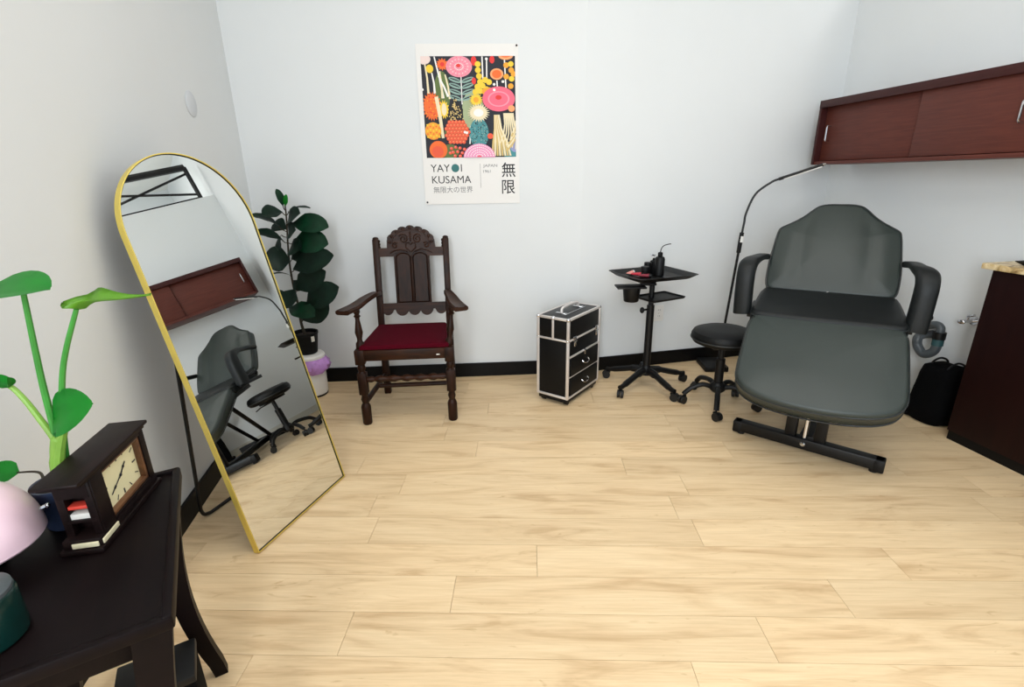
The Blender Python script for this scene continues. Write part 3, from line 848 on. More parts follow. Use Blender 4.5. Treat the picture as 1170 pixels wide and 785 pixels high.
def build_fig():
    org = Vector((-1.333, 3.072, 0.2885))
    t = thing('potted_fig', 'tall fiddle leaf fig with dark leaves in a black pot standing on the white bin', 'plant', org)
    MB().lathe([(0.055, 0.0), (0.060, 0.004), (0.076, 0.125), (0.079, 0.128), (0.079, 0.142), (0.073, 0.142), (0.07, 0.12)], seg=32, cap1=False).build('pot', 'pot_black', t)
    MB().box((0.062, -0.045, 0.105), (0.002, 0.022, 0.034), 0, rot=RZ(-0.6)).build('pot_sticker', 'card_white', t)
    MB().lathe([(0.071, 0.118), (0.05, 0.124), (0.0, 0.126)], seg=24, cap1=False).build('soil', 'soil', t)
    st = bez([(0.0, 0, 0.11), (-0.016, 0, 0.2), (-0.018, 0.004, 0.31), (-0.031, 0.004, 0.451), (-0.029, 0.0, 0.62), (-0.006, -0.003, 0.85), (-0.003, 0, 0.935)], 8)
    MB().tube(st, [0.010 - 0.006 * i / (len(st) - 1) for i in range(len(st))], 8).build('stem', 'stem_brown', t)
    #      leaf base, tip, width, facing, material
    Lf = [((-0.01, -0.013, 0.922), (-0.019, -0.05, 1.022), 0.045, (1, -1, 0.2), 'leaf_dark'),
          ((0.0, -0.007, 0.921), (0.026, -0.03, 0.991), 0.028, (0.3, -1, 0.1), 'leaf_bright'),
          ((-0.011, -0.027, 0.892), (-0.096, -0.11, 0.879), 0.11, (-0.1, -0.8, 0.6), 'leaf_deep'),
          ((0.013, -0.013, 0.891), (0.164, -0.05, 0.911), 0.045, (0, -0.25, 1), 'leaf_deep'),
          ((-0.04, -0.03, 0.807), (-0.157, -0.12, 0.881), 0.075, (0.3, -0.4, 1), 'leaf_deep'),
          ((0.026, -0.02, 0.82), (0.267, -0.08, 0.807), 0.125, (0, -0.8, 0.5), 'leaf_dark'),
          ((0.011, -0.03, 0.832), (0.129, -0.12, 0.891), 0.11, (0.1, -0.8, 0.6), 'leaf_deep'),
          ((0.016, -0.022, 0.712), (0.256, -0.09, 0.712), 0.15, (0, -0.85, 0.4), 'leaf_dark'),
          ((-0.033, -0.027, 0.724), (-0.153, -0.11, 0.786), 0.08, (0.2, -0.5, 0.8), 'leaf_deep'),
          ((-0.034, -0.035, 0.761), (-0.007, -0.14, 0.682), 0.07, (-0.6, -0.7, 0.3), 'leaf_deep'),
          ((-0.008, -0.033, 0.603), (-0.116, -0.13, 0.636), 0.15, (-0.15, -0.9, 0.3), 'leaf_deep'),
          ((-0.003, -0.025, 0.548), (0.28, -0.1, 0.646), 0.14, (0.1, -0.9, 0.3), 'leaf_deep'),
          ((-0.018, 0.007, 0.608), (0.081, 0.03, 0.646), 0.12, (0, -0.9, 0.4), 'leaf_deep'),
          ((-0.003, -0.02, 0.422), (0.212, -0.08, 0.549), 0.14, (0.2, -0.95, 0.2), 'leaf_deep'),
          ((0.043, -0.022, 0.32), (0.283, -0.09, 0.454), 0.15, (0.2, -0.9, 0.3), 'leaf_deep'),
          ((-0.002, -0.015, 0.222), (0.196, -0.06, 0.35), 0.15, (0.3, -0.95, 0.1), 'leaf_deep'),
          ((-0.065, -0.033, 0.308), (0.132, -0.13, 0.28), 0.12, (0.1, -0.7, 0.7), 'leaf_dark'),
          ((-0.009, -0.03, 0.429), (-0.052, -0.12, 0.325), 0.13, (-0.2, -0.95, 0.2), 'leaf_deep'),
          ((-0.068, -0.02, 0.356), (-0.101, -0.08, 0.425), 0.06, (0, -0.5, 0.8), 'leaf_deep'),
          ((-0.02, -0.025, 0.511), (-0.112, -0.1, 0.532), 0.04, (0, -0.12, 1), 'leaf_deep'),
          ((0.008, -0.035, 0.761), (0.098, -0.14, 0.8), 0.11, (0, -0.9, 0.4), 'leaf_deep'),
          ((-0.003, -0.033, 0.667), (0.114, -0.13, 0.693), 0.12, (0.1, -0.8, 0.5), 'leaf_deep'),
          ((-0.017, 0.007, 0.788), (-0.106, 0.03, 0.818), 0.1, (0, -0.7, 0.6), 'leaf_deep'),
          ((-0.028, 0.007, 0.477), (0.02, 0.03, 0.416), 0.08, (0, -0.9, 0.4), 'leaf_deep')]
    for b, tp, wd, nr, m in Lf:
        b = Vector(b); tp = Vector(tp)
        place_leaf(t, b, tp, wd, m, nr, 0.16, 0.2, 0.45, 0.02)
        near = min(st, key=lambda q: (q - b - Vector((0, 0, -0.02))).length)
        MB().tube([near, near * 0.3 + b * 0.7 + Vector((0, 0, -0.008)), b + (tp - b) * 0.05], 0.0028, 6).build('leaf_stalk', 'stem_brown', t)


build_fig()


# ------------------------------------------------------------------ rolling case
def build_case():
    A = Vector((0.155, 2.913)); B = Vector((0.335, 2.779)); D = Vector((0.534, 3.138))
    ang = math.atan2(B.y - A.y, B.x - A.x)
    t = thing('rolling_case', 'black rolling makeup case with aluminium edges, two drawers and top handle', 'case', (A.x, A.y, 0), ang)
    Wd, Dp, z0, zm, z1 = 0.222, 0.405, 0.05, 0.425, 0.562
    # body
    MB().box((Wd / 2, Dp / 2, (z0 + zm) / 2), (Wd - 0.01, Dp - 0.01, zm - z0 - 0.004), 0.004).build('body', 'case_panel', t)
    MB().box((Wd / 2, Dp / 2, (zm + z1) / 2), (Wd - 0.01, Dp - 0.01, z1 - zm - 0.004), 0.004).build('lid', 'case_panel', t)
    MB().box((Wd / 2, Dp / 2, z1 - 0.004), (Wd - 0.03, Dp - 0.03, 0.006), 0.002).build('lid_top', 'case_top', t)
    e = 0.018
    def bar(p, q, w_=e, name='edge_trim'):
        p, q = Vector(p), Vector(q); c = (p + q) / 2; d = q - p
        MB().box(c, (abs(d.x) + w_, abs(d.y) + w_, abs(d.z) + w_), w_ * 0.32).build(name, 'aluminium', t)
    k = e / 2 - 0.003
    for x in (k, Wd - k):
        for y in (k, Dp - k):
            bar((x, y, z0 + k), (x, y, zm - k)); bar((x, y, zm + k), (x, y, z1 - k))
    for z in (z0 + k, zm, z1 - k):
        for y in (k, Dp - k): bar((k, y, z), (Wd - k, y, z), 0.016 if z != zm else 0.013)
        for x in (k, Wd - k): bar((x, k, z), (x, Dp - k, z), 0.016 if z != zm else 0.013)
    bar((Wd / 2, k, zm), (Wd / 2, k, z1 - k), 0.015)
    # drawers on the right face (+x)
    for za, zb in ((0.068, 0.182), (0.196, 0.312)):
        d = MB().box((Wd - 0.001, Dp / 2, (za + zb) / 2), (0.012, Dp - 0.05, zb - za), 0.003).build('drawer', 'case_panel', t)
        h = MB(); zc = (za + zb) / 2 + 0.008
        h.tube(bez([(Wd + 0.006, Dp / 2 - 0.035, zc), (Wd + 0.018, Dp / 2 - 0.03, zc - 0.012), (Wd + 0.02, Dp / 2, zc - 0.02), (Wd + 0.018, Dp / 2 + 0.03, zc - 0.012), (Wd + 0.006, Dp / 2 + 0.035, zc)], 6), 0.0035, 8)
        h.build('handle', 'chrome', d)
    bar((Wd - k + 0.002, k, 0.189), (Wd - k + 0.002, Dp - k, 0.189), 0.008)
    bar((Wd - k + 0.002, k, 0.32), (Wd - k + 0.002, Dp - k, 0.32), 0.012)
    MB().box((Wd + 0.006, Dp / 2 - 0.005, 0.315), (0.008, 0.016, 0.035), 0.002).build('drawer_lock', 'chrome', t)
    for y in (0.065, Dp - 0.065):
        l = MB(); l.box((Wd + 0.005, y, zm + 0.008), (0.01, 0.034, 0.03), 0.002); l.box((Wd + 0.008, y, zm - 0.022), (0.01, 0.026, 0.034), 0.002)
        l.cyl((Wd + 0.012, y - 0.015, zm - 0.006), (Wd + 0.012, y + 0.015, zm - 0.006), 0.005, seg=10)
        l.build('latch', 'chrome', t)
    for x in (k, Wd / 2, Wd - k):
        MB().ball((x, k - 0.001, z1 - k), 0.013, seg=12).build('corner_cap', 'chrome', t)
    for x in (k, Wd - k):
        MB().ball((x, Dp - k, z1 - k), 0.012, seg=12).build('corner_cap', 'chrome', t)
        MB().ball((x, k - 0.001, zm), 0.010, seg=12).build('corner_cap', 'chrome', t)
    h = MB(); zt = z1 + 0.002
    h.tube(bez([(Wd / 2, 0.10, zt), (Wd / 2, 0.108, zt + 0.026), (Wd / 2, 0.15, zt + 0.034), (Wd / 2, 0.255, zt + 0.034), (Wd / 2, 0.297, zt + 0.026), (Wd / 2, 0.305, zt)], 6), 0.009, 10)
    h.build('top_handle', 'aluminium', t)
    for y in (0.10, 0.305):
        MB().box((Wd / 2, y, z1 + 0.002), (0.075, 0.022, 0.008), 0.002).build('handle_plate', 'chrome', t)
    MB().box((Wd / 2 + 0.04, Dp / 2, z1 + 0.001), (0.007, 0.25, 0.006), 0.001).build('slide_rail', 'chrome', t)
    MB().box((Wd / 2, Dp / 2, 0.036), (Wd - 0.014, Dp - 0.014, 0.03), 0.006).build('wheel_skirt', 'black_plastic', t)
    for x in (0.03, Wd - 0.03):
        for y in (0.04, Dp - 0.04):
            MB().cyl((x - 0.012, y, 0.019), (x + 0.012, y, 0.019), 0.019, seg=16).build('wheel', 'black_rubber', t)
build_case()


# ------------------------------------------------------------------ castor helper
def castor(parent, p, a, r=0.026, name='castor'):
    c = Vector(p); R_ = Matrix.Translation(c) @ RZ(a)
    o = MB(); o.cyl(R_ @ Vector((0, 0, r * 1.2)), R_ @ Vector((0, 0, r * 2.5)), 0.006, seg=8)
    o.box((0.006, 0, r * 1.75), (0.045, 0.02, 0.014), 0.004, M=R_)
    f = o.build(name, 'black_plastic', parent)
    for s in (-1, 1):
        MB().cyl(R_ @ Vector((0.012, s * 0.004, r)), R_ @ Vector((0.012, s * 0.019, r)), r, seg=18).build('wheel', 'black_rubber', f)
    return f


# ------------------------------------------------------------------ tray cart
def build_cart():
    c = Vector((0.897, 3.108, 0))
    t = thing('tray_cart', 'black rolling tray cart on five castors with tray, shelf and side bin', 'cart', c)
    for deg in (146, 221, 294, 11, 83):
        a = math.radians(deg); d = Vector((math.cos(a), math.sin(a), 0)); rd = 0.27
        if deg == 83: rd = 0.20
        p = [d * 0.015 + Vector((0, 0, 0.115)), d * 0.09 + Vector((0, 0, 0.108)), d * 0.18 + Vector((0, 0, 0.085)), d * (rd - 0.02) + Vector((0, 0, 0.068)), d * (rd + 0.012) + Vector((0, 0, 0.066))]
        MB().tube(bez(p, 5), [0.026] * 6 + [0.02] * 8 + [0.016] * 7, 8).build('base_leg', 'black_plastic', t)
        castor(t, d * rd, a + 0.5)
    MB().lathe([(0.04, 0.085), (0.042, 0.12), (0.03, 0.14), (0.026, 0.15)], seg=20).build('hub', 'black_plastic', t)
    MB().cyl((0, 0, 0.12), (0, 0, 0.56), 0.025, 0.024, 16).build('lower_pole', 'black_metal', t)
    MB().cyl((0, 0, 0.55), (0, 0, 0.735), 0.017, seg=16).build('upper_pole', 'black_metal', t)
    MB().lathe([(0.018, 0.69), (0.024, 0.715), (0.05, 0.737)], seg=16).build('tray_bracket', 'black_plastic', t)
    k = MB(); k.cyl((-0.02, -0.01, 0.535), (-0.05, -0.025, 0.535), 0.007, seg=8); k.ball((-0.062, -0.03, 0.535), 0.019, (0.8, 0.8, 1.1), 10); k.build('knob', 'black_plastic', t)
    # tray
    R_ = Matrix.Translation((0.0, 0.018, 0.739)) @ RZ(math.radians(20))
    def rr(hx, hy, z, r=0.03, n=4):
        out = []
        for cx, cy, a0 in ((hx - r, hy - r, 0), (-hx + r, hy - r, 90), (-hx + r, -hy + r, 180), (hx - r, -hy + r, 270)):
            for i in range(n + 1):
                a = math.radians(a0 + 90 * i / n); out.append(R_ @ Vector((cx + r * math.cos(a), cy + r * math.sin(a), z)))
        return out
    MB().rings([rr(0.175, 0.145, 0), rr(0.185, 0.155, 0.004), rr(0.212, 0.182, 0.026), rr(0.218, 0.188, 0.028), rr(0.218, 0.188, 0.031), rr(0.208, 0.178, 0.030), rr(0.18, 0.15, 0.008), rr(0.172, 0.142, 0.006)]).build('tray', 'black_plastic', t)
    R_ = Matrix.Translation((0.05, 0.0, 0.606)) @ RZ(math.radians(27))
    MB().rings([rr(0.128, 0.09, 0, 0.012), rr(0.132, 0.094, 0.003, 0.012), rr(0.135, 0.097, 0.014, 0.012), rr(0.13, 0.092, 0.014, 0.012), rr(0.126, 0.088, 0.005, 0.012)]).build('shelf', 'black_plastic', t)
    MB().cyl((0, 0, 0.59), (0, 0, 0.61), 0.03, seg=14).build('shelf_collar', 'black_plastic', t)
    # side bin hung on the pole
    hd = MB(); hd.box((-0.15, -0.05, 0.694), (0.18, 0.11, 0.012), 0.003); hd.box((-0.03, -0.012, 0.70), (0.1, 0.03, 0.016), 0.003)
    hb = hd.build('bin_holder', 'black_plastic', t)
    b = MB(); b.lathe([(0.042, 0.60), (0.046, 0.604), (0.056, 0.688), (0.056, 0.692), (0.05, 0.69), (0.04, 0.61)], (-0.142, -0.05, 0), 20, cap1=False); b.build('side_bin', 'black_plastic', t)
    # what lies on the tray
    z = 0.746
    o = thing('spray_bottle', 'black bottle with a bent thin metal spout on the cart tray', 'bottle', (c.x + 0.042, c.y + 0.02, z))
    MB().lathe([(0.026, 0), (0.031, 0.004), (0.031, 0.105), (0.026, 0.118), (0.012, 0.124)], seg=20).build('body', 'black_plastic', o)
    MB().lathe([(0.014, 0.122), (0.015, 0.125), (0.015, 0.146), (0.006, 0.15)], seg=16).build('cap', 'black_plastic', o)
    MB().tube(bez([(0, 0, 0.148), (0.003, 0, 0.168), (0.016, 0, 0.187), (0.04, 0, 0.196), (0.062, 0, 0.199)], 6), 0.0028, 8).build('spout', 'black_metal', o)
    o = thing('pump_bottle', 'small dark bottle with a pump top behind the bent spout bottle', 'bottle', (c.x + 0.03, c.y + 0.112, z))
    MB().lathe([(0.02, 0), (0.022, 0.003), (0.022, 0.08), (0.008, 0.088), (0.008, 0.098)], seg=16).build('body', 'black_plastic', o)
    p = MB(); p.cyl((0, 0, 0.096), (0, 0, 0.116), 0.003, seg=8); p.box((-0.008, 0, 0.118), (0.034, 0.012, 0.009), 0.002); p.build('pump', 'chrome', o)
    o = thing('cosmetic_jar', 'short black jar, leftmost beside the bottles on cart tray', 'jar', (c.x - 0.045, c.y + 0.03, z), 0, 'black jars on the cart tray')
    MB().lathe([(0.024, 0), (0.026, 0.003), (0.026, 0.04)], seg=18).build('body', 'black_plastic', o); MB().lathe([(0.027, 0.04), (0.027, 0.058), (0.022, 0.06)], seg=18).build('lid', 'black_metal', o)
    o = thing('cosmetic_jar', 'black lidded jar between short jar and tall bottle on cart tray', 'jar', (c.x - 0.012, c.y + 0.09, z), 0, 'black jars on the cart tray')
    MB().lathe([(0.022, 0), (0.023, 0.003), (0.023, 0.052)], seg=18).build('body', 'black_plastic', o); MB().lathe([(0.024, 0.052), (0.024, 0.074), (0.02, 0.076)], seg=18).build('lid', 'black_metal', o)
    for (x, y, a, L, m, lab) in ((-0.125, 0.07, 0.9, 0.07, 'lip_pink', 'peach pink tube on cart tray, farthest from the bottles'), (-0.095, 0.02, -0.5, 0.075, 'lip_red', 'bright red tube lying on cart tray between two other tubes'),
                                 (-0.06, -0.035, -0.35, 0.07, 'lip_dark', 'dark crimson tube on cart tray near the front rim')):
        R_ = RZ(a)
        o = thing('cosmetic_tube', lab, 'tube', (c.x + x, c.y + y, z), a, 'cosmetic tubes on the cart tray')
        q = MB(); q.rings([[Vector((xx, w_ * math.cos(2 * PI * k / 12), 0.013 + hh * math.sin(2 * PI * k / 12))) for k in range(12)] for xx, w_, hh in ((-L / 2, 0.017, 0.002), (-L * 0.2, 0.016, 0.009), (L * 0.3, 0.012, 0.012), (L * 0.34, 0.012, 0.012))])
        q.build('body', m, o)
        MB().cyl((L * 0.34, 0, 0.013), (L * 0.55, 0, 0.013), 0.0115, seg=12).build('cap', 'black_plastic' if m != 'lip_pink' else 'white_plastic', o)
build_cart()


# ------------------------------------------------------------------ wall outlet
def outlet(p, n, label):
    t = thing('wall_outlet', label, 'outlet', p, math.atan2(n.y, n.x) + PI / 2)
    MB().box((0, -0.003, 0), (0.074, 0.006, 0.118), 0.002).build('cover_plate', 'white_plastic', t)
    for z in (-0.022, 0.022):
        s = MB().box((0, -0.007, z), (0.034, 0.003, 0.03), 0.003).build('socket', 'white_plastic', t)
        for x in (-0.006, 0.006): MB().box((x, -0.0088, z + 0.003), (0.0022, 0.001, 0.009)).build('slot', 'ink', s)
    MB().lathe([(0.003, 0), (0.003, 0.001)], M=Matrix.Translation((0, -0.0062, 0)) @ Matrix.Rotation(PI / 2, 4, 'X'), seg=10).build('screw', 'chrome', t)


q = CRE + DB2 * ((Vector((1.072, 3.507, 0)) - CRE).dot(DB2)); q.z = 0.398
outlet(q, NB2, 'white duplex wall outlet on back wall behind the tray cart')


# ------------------------------------------------------------------ saddle stool
def build_stool():
    c = Vector((1.255, 2.80, 0))
    t = thing('stool', 'round black upholstered stool on five castors beside the treatment chair', 'stool', c)
    MB().lathe([(0.15, 0.402), (0.172, 0.41), (0.183, 0.43), (0.183, 0.452), (0.172, 0.472), (0.14, 0.484), (0.08, 0.488), (0.0, 0.487)], seg=40, cap1=False).build('seat', 'leather_black', t)
    MB().tube([(0.1835 * math.cos(2 * PI * k / 48), 0.1835 * math.sin(2 * PI * k / 48), 0.432) for k in range(48)], 0.004, 6, closed=True).build('piping', 'piping', t)
    MB().box((0, 0, 0.392), (0.17, 0.17, 0.02), 0.004).build('seat_plate', 'black_metal', t)
    MB().cyl((0, 0, 0.14), (0, 0, 0.30), 0.026, seg=18).build('outer_column', 'black_plastic', t)
    MB().cyl((0, 0, 0.28), (0, 0, 0.39), 0.016, seg=16).build('gas_column', 'black_metal', t)
    l = MB(); l.tube([(0.02, 0.0, 0.375), (0.11, -0.07, 0.37), (0.16, -0.1, 0.355)], 0.005, 8); l.build('lever', 'black_metal', t)
    MB().lathe([(0.03, 0.085), (0.045, 0.1), (0.045, 0.13), (0.03, 0.15)], seg=18).build('hub', 'black_plastic', t)
    for p in ((1.064, 2.829), (1.214, 3.026), (1.17, 2.588), (1.416, 2.893), (1.447, 2.692)):
        d = Vector((p[0] - c.x, p[1] - c.y, 0)); L = d.length; d.normalize()
        pt = bez([d * 0.03 + Vector((0, 0, 0.115)), d * 0.09 + Vector((0, 0, 0.128)), d * (L - 0.045) + Vector((0, 0, 0.105)), d * (L - 0.008) + Vector((0, 0, 0.072)), d * L + Vector((0, 0, 0.06))], 5)
        MB().tube(pt, 0.0155, 8).build('base_leg', 'black_plastic', t)
        castor(t, d * L, math.atan2(d.y, d.x) + 0.8, 0.025)
build_stool()


# ------------------------------------------------------------------ gooseneck floor lamp
def build_lamp():
    t = thing('floor_lamp', 'thin black gooseneck floor lamp standing behind the stool', 'lamp', (1.475, 3.43, 0), -0.05)
    R_ = RZ(0.05)
    MB().box((0, 0, 0.02), (0.165, 0.22, 0.04), 0.008).build('base', 'black_plastic', t)
    o = Vector((1.475, 3.43, 0)); L = lambda x, y, z: (R_ @ (Vector((x, y, z)) - Vector((o.x, o.y, 0))))
    MB().tube([L(1.515, 3.43, 0.03), L(1.562, 3.42, 0.86)], 0.0085, 10).build('pole', 'black_metal', t)
    MB().tube([L(1.561, 3.42, 0.84), L(1.568, 3.42, 0.975)], [0.014, 0.014], 12).build('control_box', 'black_plastic', t)
    MB().tube([L(1.5655, 3.405, 0.912), L(1.5685, 3.405, 0.952)], [0.0105, 0.0105], 8).build('switch', 'white_plastic', t)
    MB().tube(bez([L(1.568, 3.42, 0.97), L(1.574, 3.42, 1.04), L(1.580, 3.42, 1.106), L(1.621, 3.41, 1.225), L(1.70, 3.38, 1.298), L(1.74, 3.36, 1.318)], 8), 0.0075, 8).build('gooseneck', 'black_metal', t)
    MB().tube([L(1.735, 3.362, 1.316), L(1.945, 3.26, 1.398)], 0.010, 8).build('lamp_head', 'black_metal', t)
    MB().tube([L(1.76, 3.35, 1.319), L(1.94, 3.262, 1.389)], 0.0075, 8).build('light_strip', 'white_plastic', t)
    MB().tube([L(1.944, 3.2605, 1.3975), L(1.958, 3.254, 1.403)], [0.0105, 0.006], 8).build('end_cap', 'chrome', t)
build_lamp()


# ------------------------------------------------------------------ reclining treatment chair
def pad(outline, M, thick, rnd=0.03, crown=0.01, fn=None, steps=6, inner=9):
    """upholstered pad: outline in local (u, v), top surface at n = 0"""
    n = len(outline); c = Vector((sum(p[0] for p in outline) / n, sum(p[1] for p in outline) / n))
    pts = [Vector(p) for p in outline]
    nr = []
    for i in range(n):
        a, b = pts[i - 1], pts[(i + 1) % n]; d = (b - a).normalized(); nn = Vector((d.y, -d.x))
        if nn.dot(pts[i] - c) < 0: nn = -nn
        nr.append(nn)
    def ring(inset, z, sc=1.0):
        out = []
        for p, q in zip(pts, nr):
            w_ = c + (p - q * inset - c) * sc
            zz = z + (fn(w_.x, w_.y) * min(1, (1 - sc) * 4) if fn and z >= -rnd * 0.2 else 0)
            out.append(M @ Vector((w_.x, w_.y, zz)))
        return out
    rings = [ring(0.02, -thick), ring(0.0, -thick + 0.015)]
    for i in range(steps + 1):
        a = PI / 2 * i / steps
        rings.append(ring(rnd * 0.8 * (1 - math.cos(a)), -rnd + rnd * math.sin(a)))
    for i in range(1, inner + 1):
        s_ = 1 - i / inner * 0.97
        rings.append(ring(rnd * 0.8, crown * (1 - s_ * s_), s_))
    return MB().rings(rings)


def smooth_outline(p, n=8):
    P = [Vector((*q, 0)) for q in p]; P = P + P[:3]
    out = []
    for i in range(1, len(P) - 2):
        a, b, c, d = P[i - 1], P[i], P[i + 1], P[i + 2]
        for k in range(n):
            s_ = k / n
            q = 0.5 * ((2 * b) + (c - a) * s_ + (2 * a - 5 * b + 4 * c - d) * s_ ** 2 + (3 * b - a - 3 * c + d) * s_ ** 3)
            out.append((q.x, q.y))
    return out


def build_treatment_chair():
    az = 0.543
    t = thing('treatment_chair', 'large dark grey reclining treatment chair with padded arms on a black steel base', 'chair', (1.539, 2.339, 0), -az)
    def plane(d0, z0, d1, z1):
        v = Vector((0, d1 - d0, z1 - z0)).normalized(); u = Vector((1, 0, 0)); n = u.cross(v)
        return Matrix(((u.x, v.x, n.x, 0), (u.y, v.y, n.y, d0), (u.z, v.z, n.z, z0), (0, 0, 0, 1)))
    # backrest
    half = [(0.0, -0.004), (0.15, -0.005), (0.26, -0.004), (0.30, 0.006), (0.318, 0.04), (0.322, 0.15), (0.312, 0.29), (0.303, 0.372), (0.292, 0.402), (0.262, 0.424), (0.215, 0.455), (0.172, 0.492), (0.135, 0.532), (0.105, 0.556), (0.06, 0.567)]
    full = half + [(0.0, 0.568)] + [(-x, y) for x, y in reversed(half[1:])]
    out = smooth_outline(full, 4)
    Mb = plane(0.459, 0.71, 0.78, 1.176)
    def bol(u, v):
        a = abs(u)
        return 0.009 * math.exp(-((a - 0.27) / 0.07) ** 2) - 0.006 * math.exp(-((a - 0.165) / 0.035) ** 2)
    bk = pad(out, Mb, 0.085, 0.028, 0.022, bol, inner=16).build('backrest', 'leather', t, angle=60)
    MB().tube([Mb @ Vector((x * 0.997, (y - 0.28) * 0.997 + 0.28, -0.012)) for x, y in out], 0.0045, 6, closed=True).build('piping', 'piping', bk)
    # seat
    Ms = plane(0.075, 0.655, 0.46, 0.712)
    so = smooth_outline([(0.0, -0.018), (0.2, -0.014), (0.305, -0.010), (0.337, 0.010), (0.347, 0.05), (0.34, 0.2), (0.33, 0.36), (0.318, 0.395), (0.28, 0.41), (0.0, 0.412), (-0.28, 0.41), (-0.318, 0.395), (-0.33, 0.36), (-0.34, 0.2), (-0.347, 0.05), (-0.337, 0.010), (-0.305, -0.010), (-0.2, -0.014)], 4)
    sp = pad(so, Ms, 0.09, 0.028, 0.006, None).build('seat', 'leather_dark', t, angle=60)
    MB().tube([Ms @ Vector((x, y, -0.022)) for x, y in so], 0.004, 6, closed=True).build('piping', 'piping', sp)
    # leg rest
    Ml = plane(-0.394, 0.353, 0.066, 0.638)
    lo = smooth_outline([(0.0, -0.004), (0.12, 0.002), (0.23, 0.025), (0.30, 0.062), (0.336, 0.115), (0.346, 0.18), (0.346, 0.34), (0.343, 0.49), (0.332, 0.53), (0.295, 0.556), (0.0, 0.56), (-0.295, 0.556), (-0.332, 0.53), (-0.343, 0.49), (-0.346, 0.34), (-0.346, 0.18), (-0.336, 0.115), (-0.30, 0.062), (-0.23, 0.025), (-0.12, 0.002)], 4)
    def legf(u, v): return 0.006 * math.exp(-((abs(u) - 0.28) / 0.06) ** 2)
    lp = pad(lo, Ml, 0.090, 0.030, 0.022, legf).build('leg_rest', 'leather', t, angle=60)
    MB().tube([Ml @ Vector((x, y, -0.026)) for x, y in lo], 0.0045, 6, closed=True).build('piping', 'piping', lp)
    MB().tube([Ml @ Vector((x * 0.995, y, -0.084)) for x, y in lo], 0.0045, 6, closed=True).build('piping', 'piping', lp)
    # padded arms
    for s in (-1, 1):
        k_ = 0.0 if s < 0 else -0.018
        path = bez([(s * 0.340, 0.60, 0.872), (s * 0.358, 0.48, 0.888), (s * 0.380 + k_, 0.32, 0.893), (s * 0.394 + k_, 0.225, 0.882), (s * 0.399 + k_, 0.178, 0.85), (s * 0.398 + k_, 0.165, 0.76), (s * 0.394 + k_, 0.16, 0.65), (s * 0.392 + k_, 0.16, 0.62)], 7)
        rings = []; N = len(path)
        for i, p in enumerate(path):
            f = i / (N - 1)
            tg = (path[min(i + 1, N - 1)] - path[max(i - 1, 0)]).normalized(); u = Vector((1, 0, 0)); u = (u - tg * u.dot(tg)).normalized(); v = tg.cross(u)
            wd = 0.024 + 0.022 * min(1, f * 2.0); th = 0.018 + 0.030 * max(0, min(1, (f - 0.25) * 2.5))
            e_ = 0.45 if i in (0, N - 1) else 1.0
            ring = []
            for k in range(20):
                a = 2 * PI * k / 20; ca, sa = math.cos(a), math.sin(a)
                q = lambda x: math.copysign(abs(x) ** 0.62, x)
                ring.append(p + u * wd * e_ * q(ca) + v * th * e_ * q(sa))
            rings.append(ring)
        MB().rings(rings).build('armrest', 'leather_dark', t, angle=60)
        MB().box((s * 0.352, 0.30, 0.615), (0.03, 0.30, 0.03), 0.004).build('arm_bracket', 'black_metal', t)
        MB().tube([(s * 0.365, 0.30, 0.66), (s * 0.435, 0.30, 0.66)], 0.007, 8).ball((s * 0.442, 0.30, 0.66), 0.018, (0.8, 1, 1), 12).build('arm_knob', 'black_plastic', t)
    # steel base, swivelled a little against the seat
    Mq = Matrix.Translation((0, -0.115, 0)) @ RZ(math.radians(-9.5))
    MB().box((0.0, 0, 0.046), (0.675, 0.055, 0.058), 0.006, M=Mq).build('front_foot', 'black_metal', t)
    for s in (-1, 1):
        MB().box((s * 0.318, 0, 0.042), (0.045, 0.060, 0.066), 0.008, M=Mq).build('foot_cap', 'black_plastic', t)
        MB().lathe([(0.018, 0.0), (0.018, 0.016)], Mq @ Vector((s * 0.30, 0, 0)), 14).build('foot_pad', 'black_rubber', t)
        MB().box((s * 0.066, 0.008, 0.20), (0.05, 0.05, 0.27), 0.004, M=Mq).build('upright', 'black_metal', t)
    MB().cyl(Mq @ Vector((0.0, -0.004, 0.06)), Mq @ Vector((0.0, 0.03, 0.34)), 0.011, seg=14).build('piston', 'chrome', t)
    MB().lathe([(0.012, 0.0), (0.012, 0.006), (0.008, 0.01)], M=Mq @ Matrix.Translation((0, -0.028, 0.05)) @ Matrix.Rotation(PI / 2, 4, 'X'), seg=12).build('bolt', 'chrome', t)
    MB().box((0.0, 0.44, 0.046), (0.06, 0.86, 0.05), 0.005, M=Mq).build('base_rail', 'black_metal', t)
    MB().box((0.0, 0.86, 0.046), (0.56, 0.055, 0.058), 0.006, M=Mq).build('rear_foot', 'black_metal', t)
    for s in (-1, 1):
        MB().lathe([(0.018, 0.0), (0.018, 0.018)], Mq @ Vector((s * 0.25, 0.86, 0)), 14).build('foot_pad', 'black_rubber', t)
        MB().tube([Vector((s * 0.10, 0.20, 0.545)), Mq @ Vector((s * 0.07, 0.82, 0.07))], 0.021, 4).build('slanted_strut', 'black_metal', t)
        MB().tube([Vector((s * 0.14, 0.50, 0.60)), Vector((s * 0.14, 0.78, 1.02))], 0.017, 4).build('back_frame', 'black_metal', t)
    MB().box((0, 0.285, 0.565), (0.46, 0.30, 0.035), 0.004, rot=Matrix.Rotation(math.atan2(0.055, 0.39), 4, 'X')).build('seat_frame', 'black_metal', t)
    MB().tube([Vector((0, 0.3, 0.55)), Vector((0, 0.66, 0.87))], 0.013, 12).build('gas_strut', 'chrome', t)
build_treatment_chair()


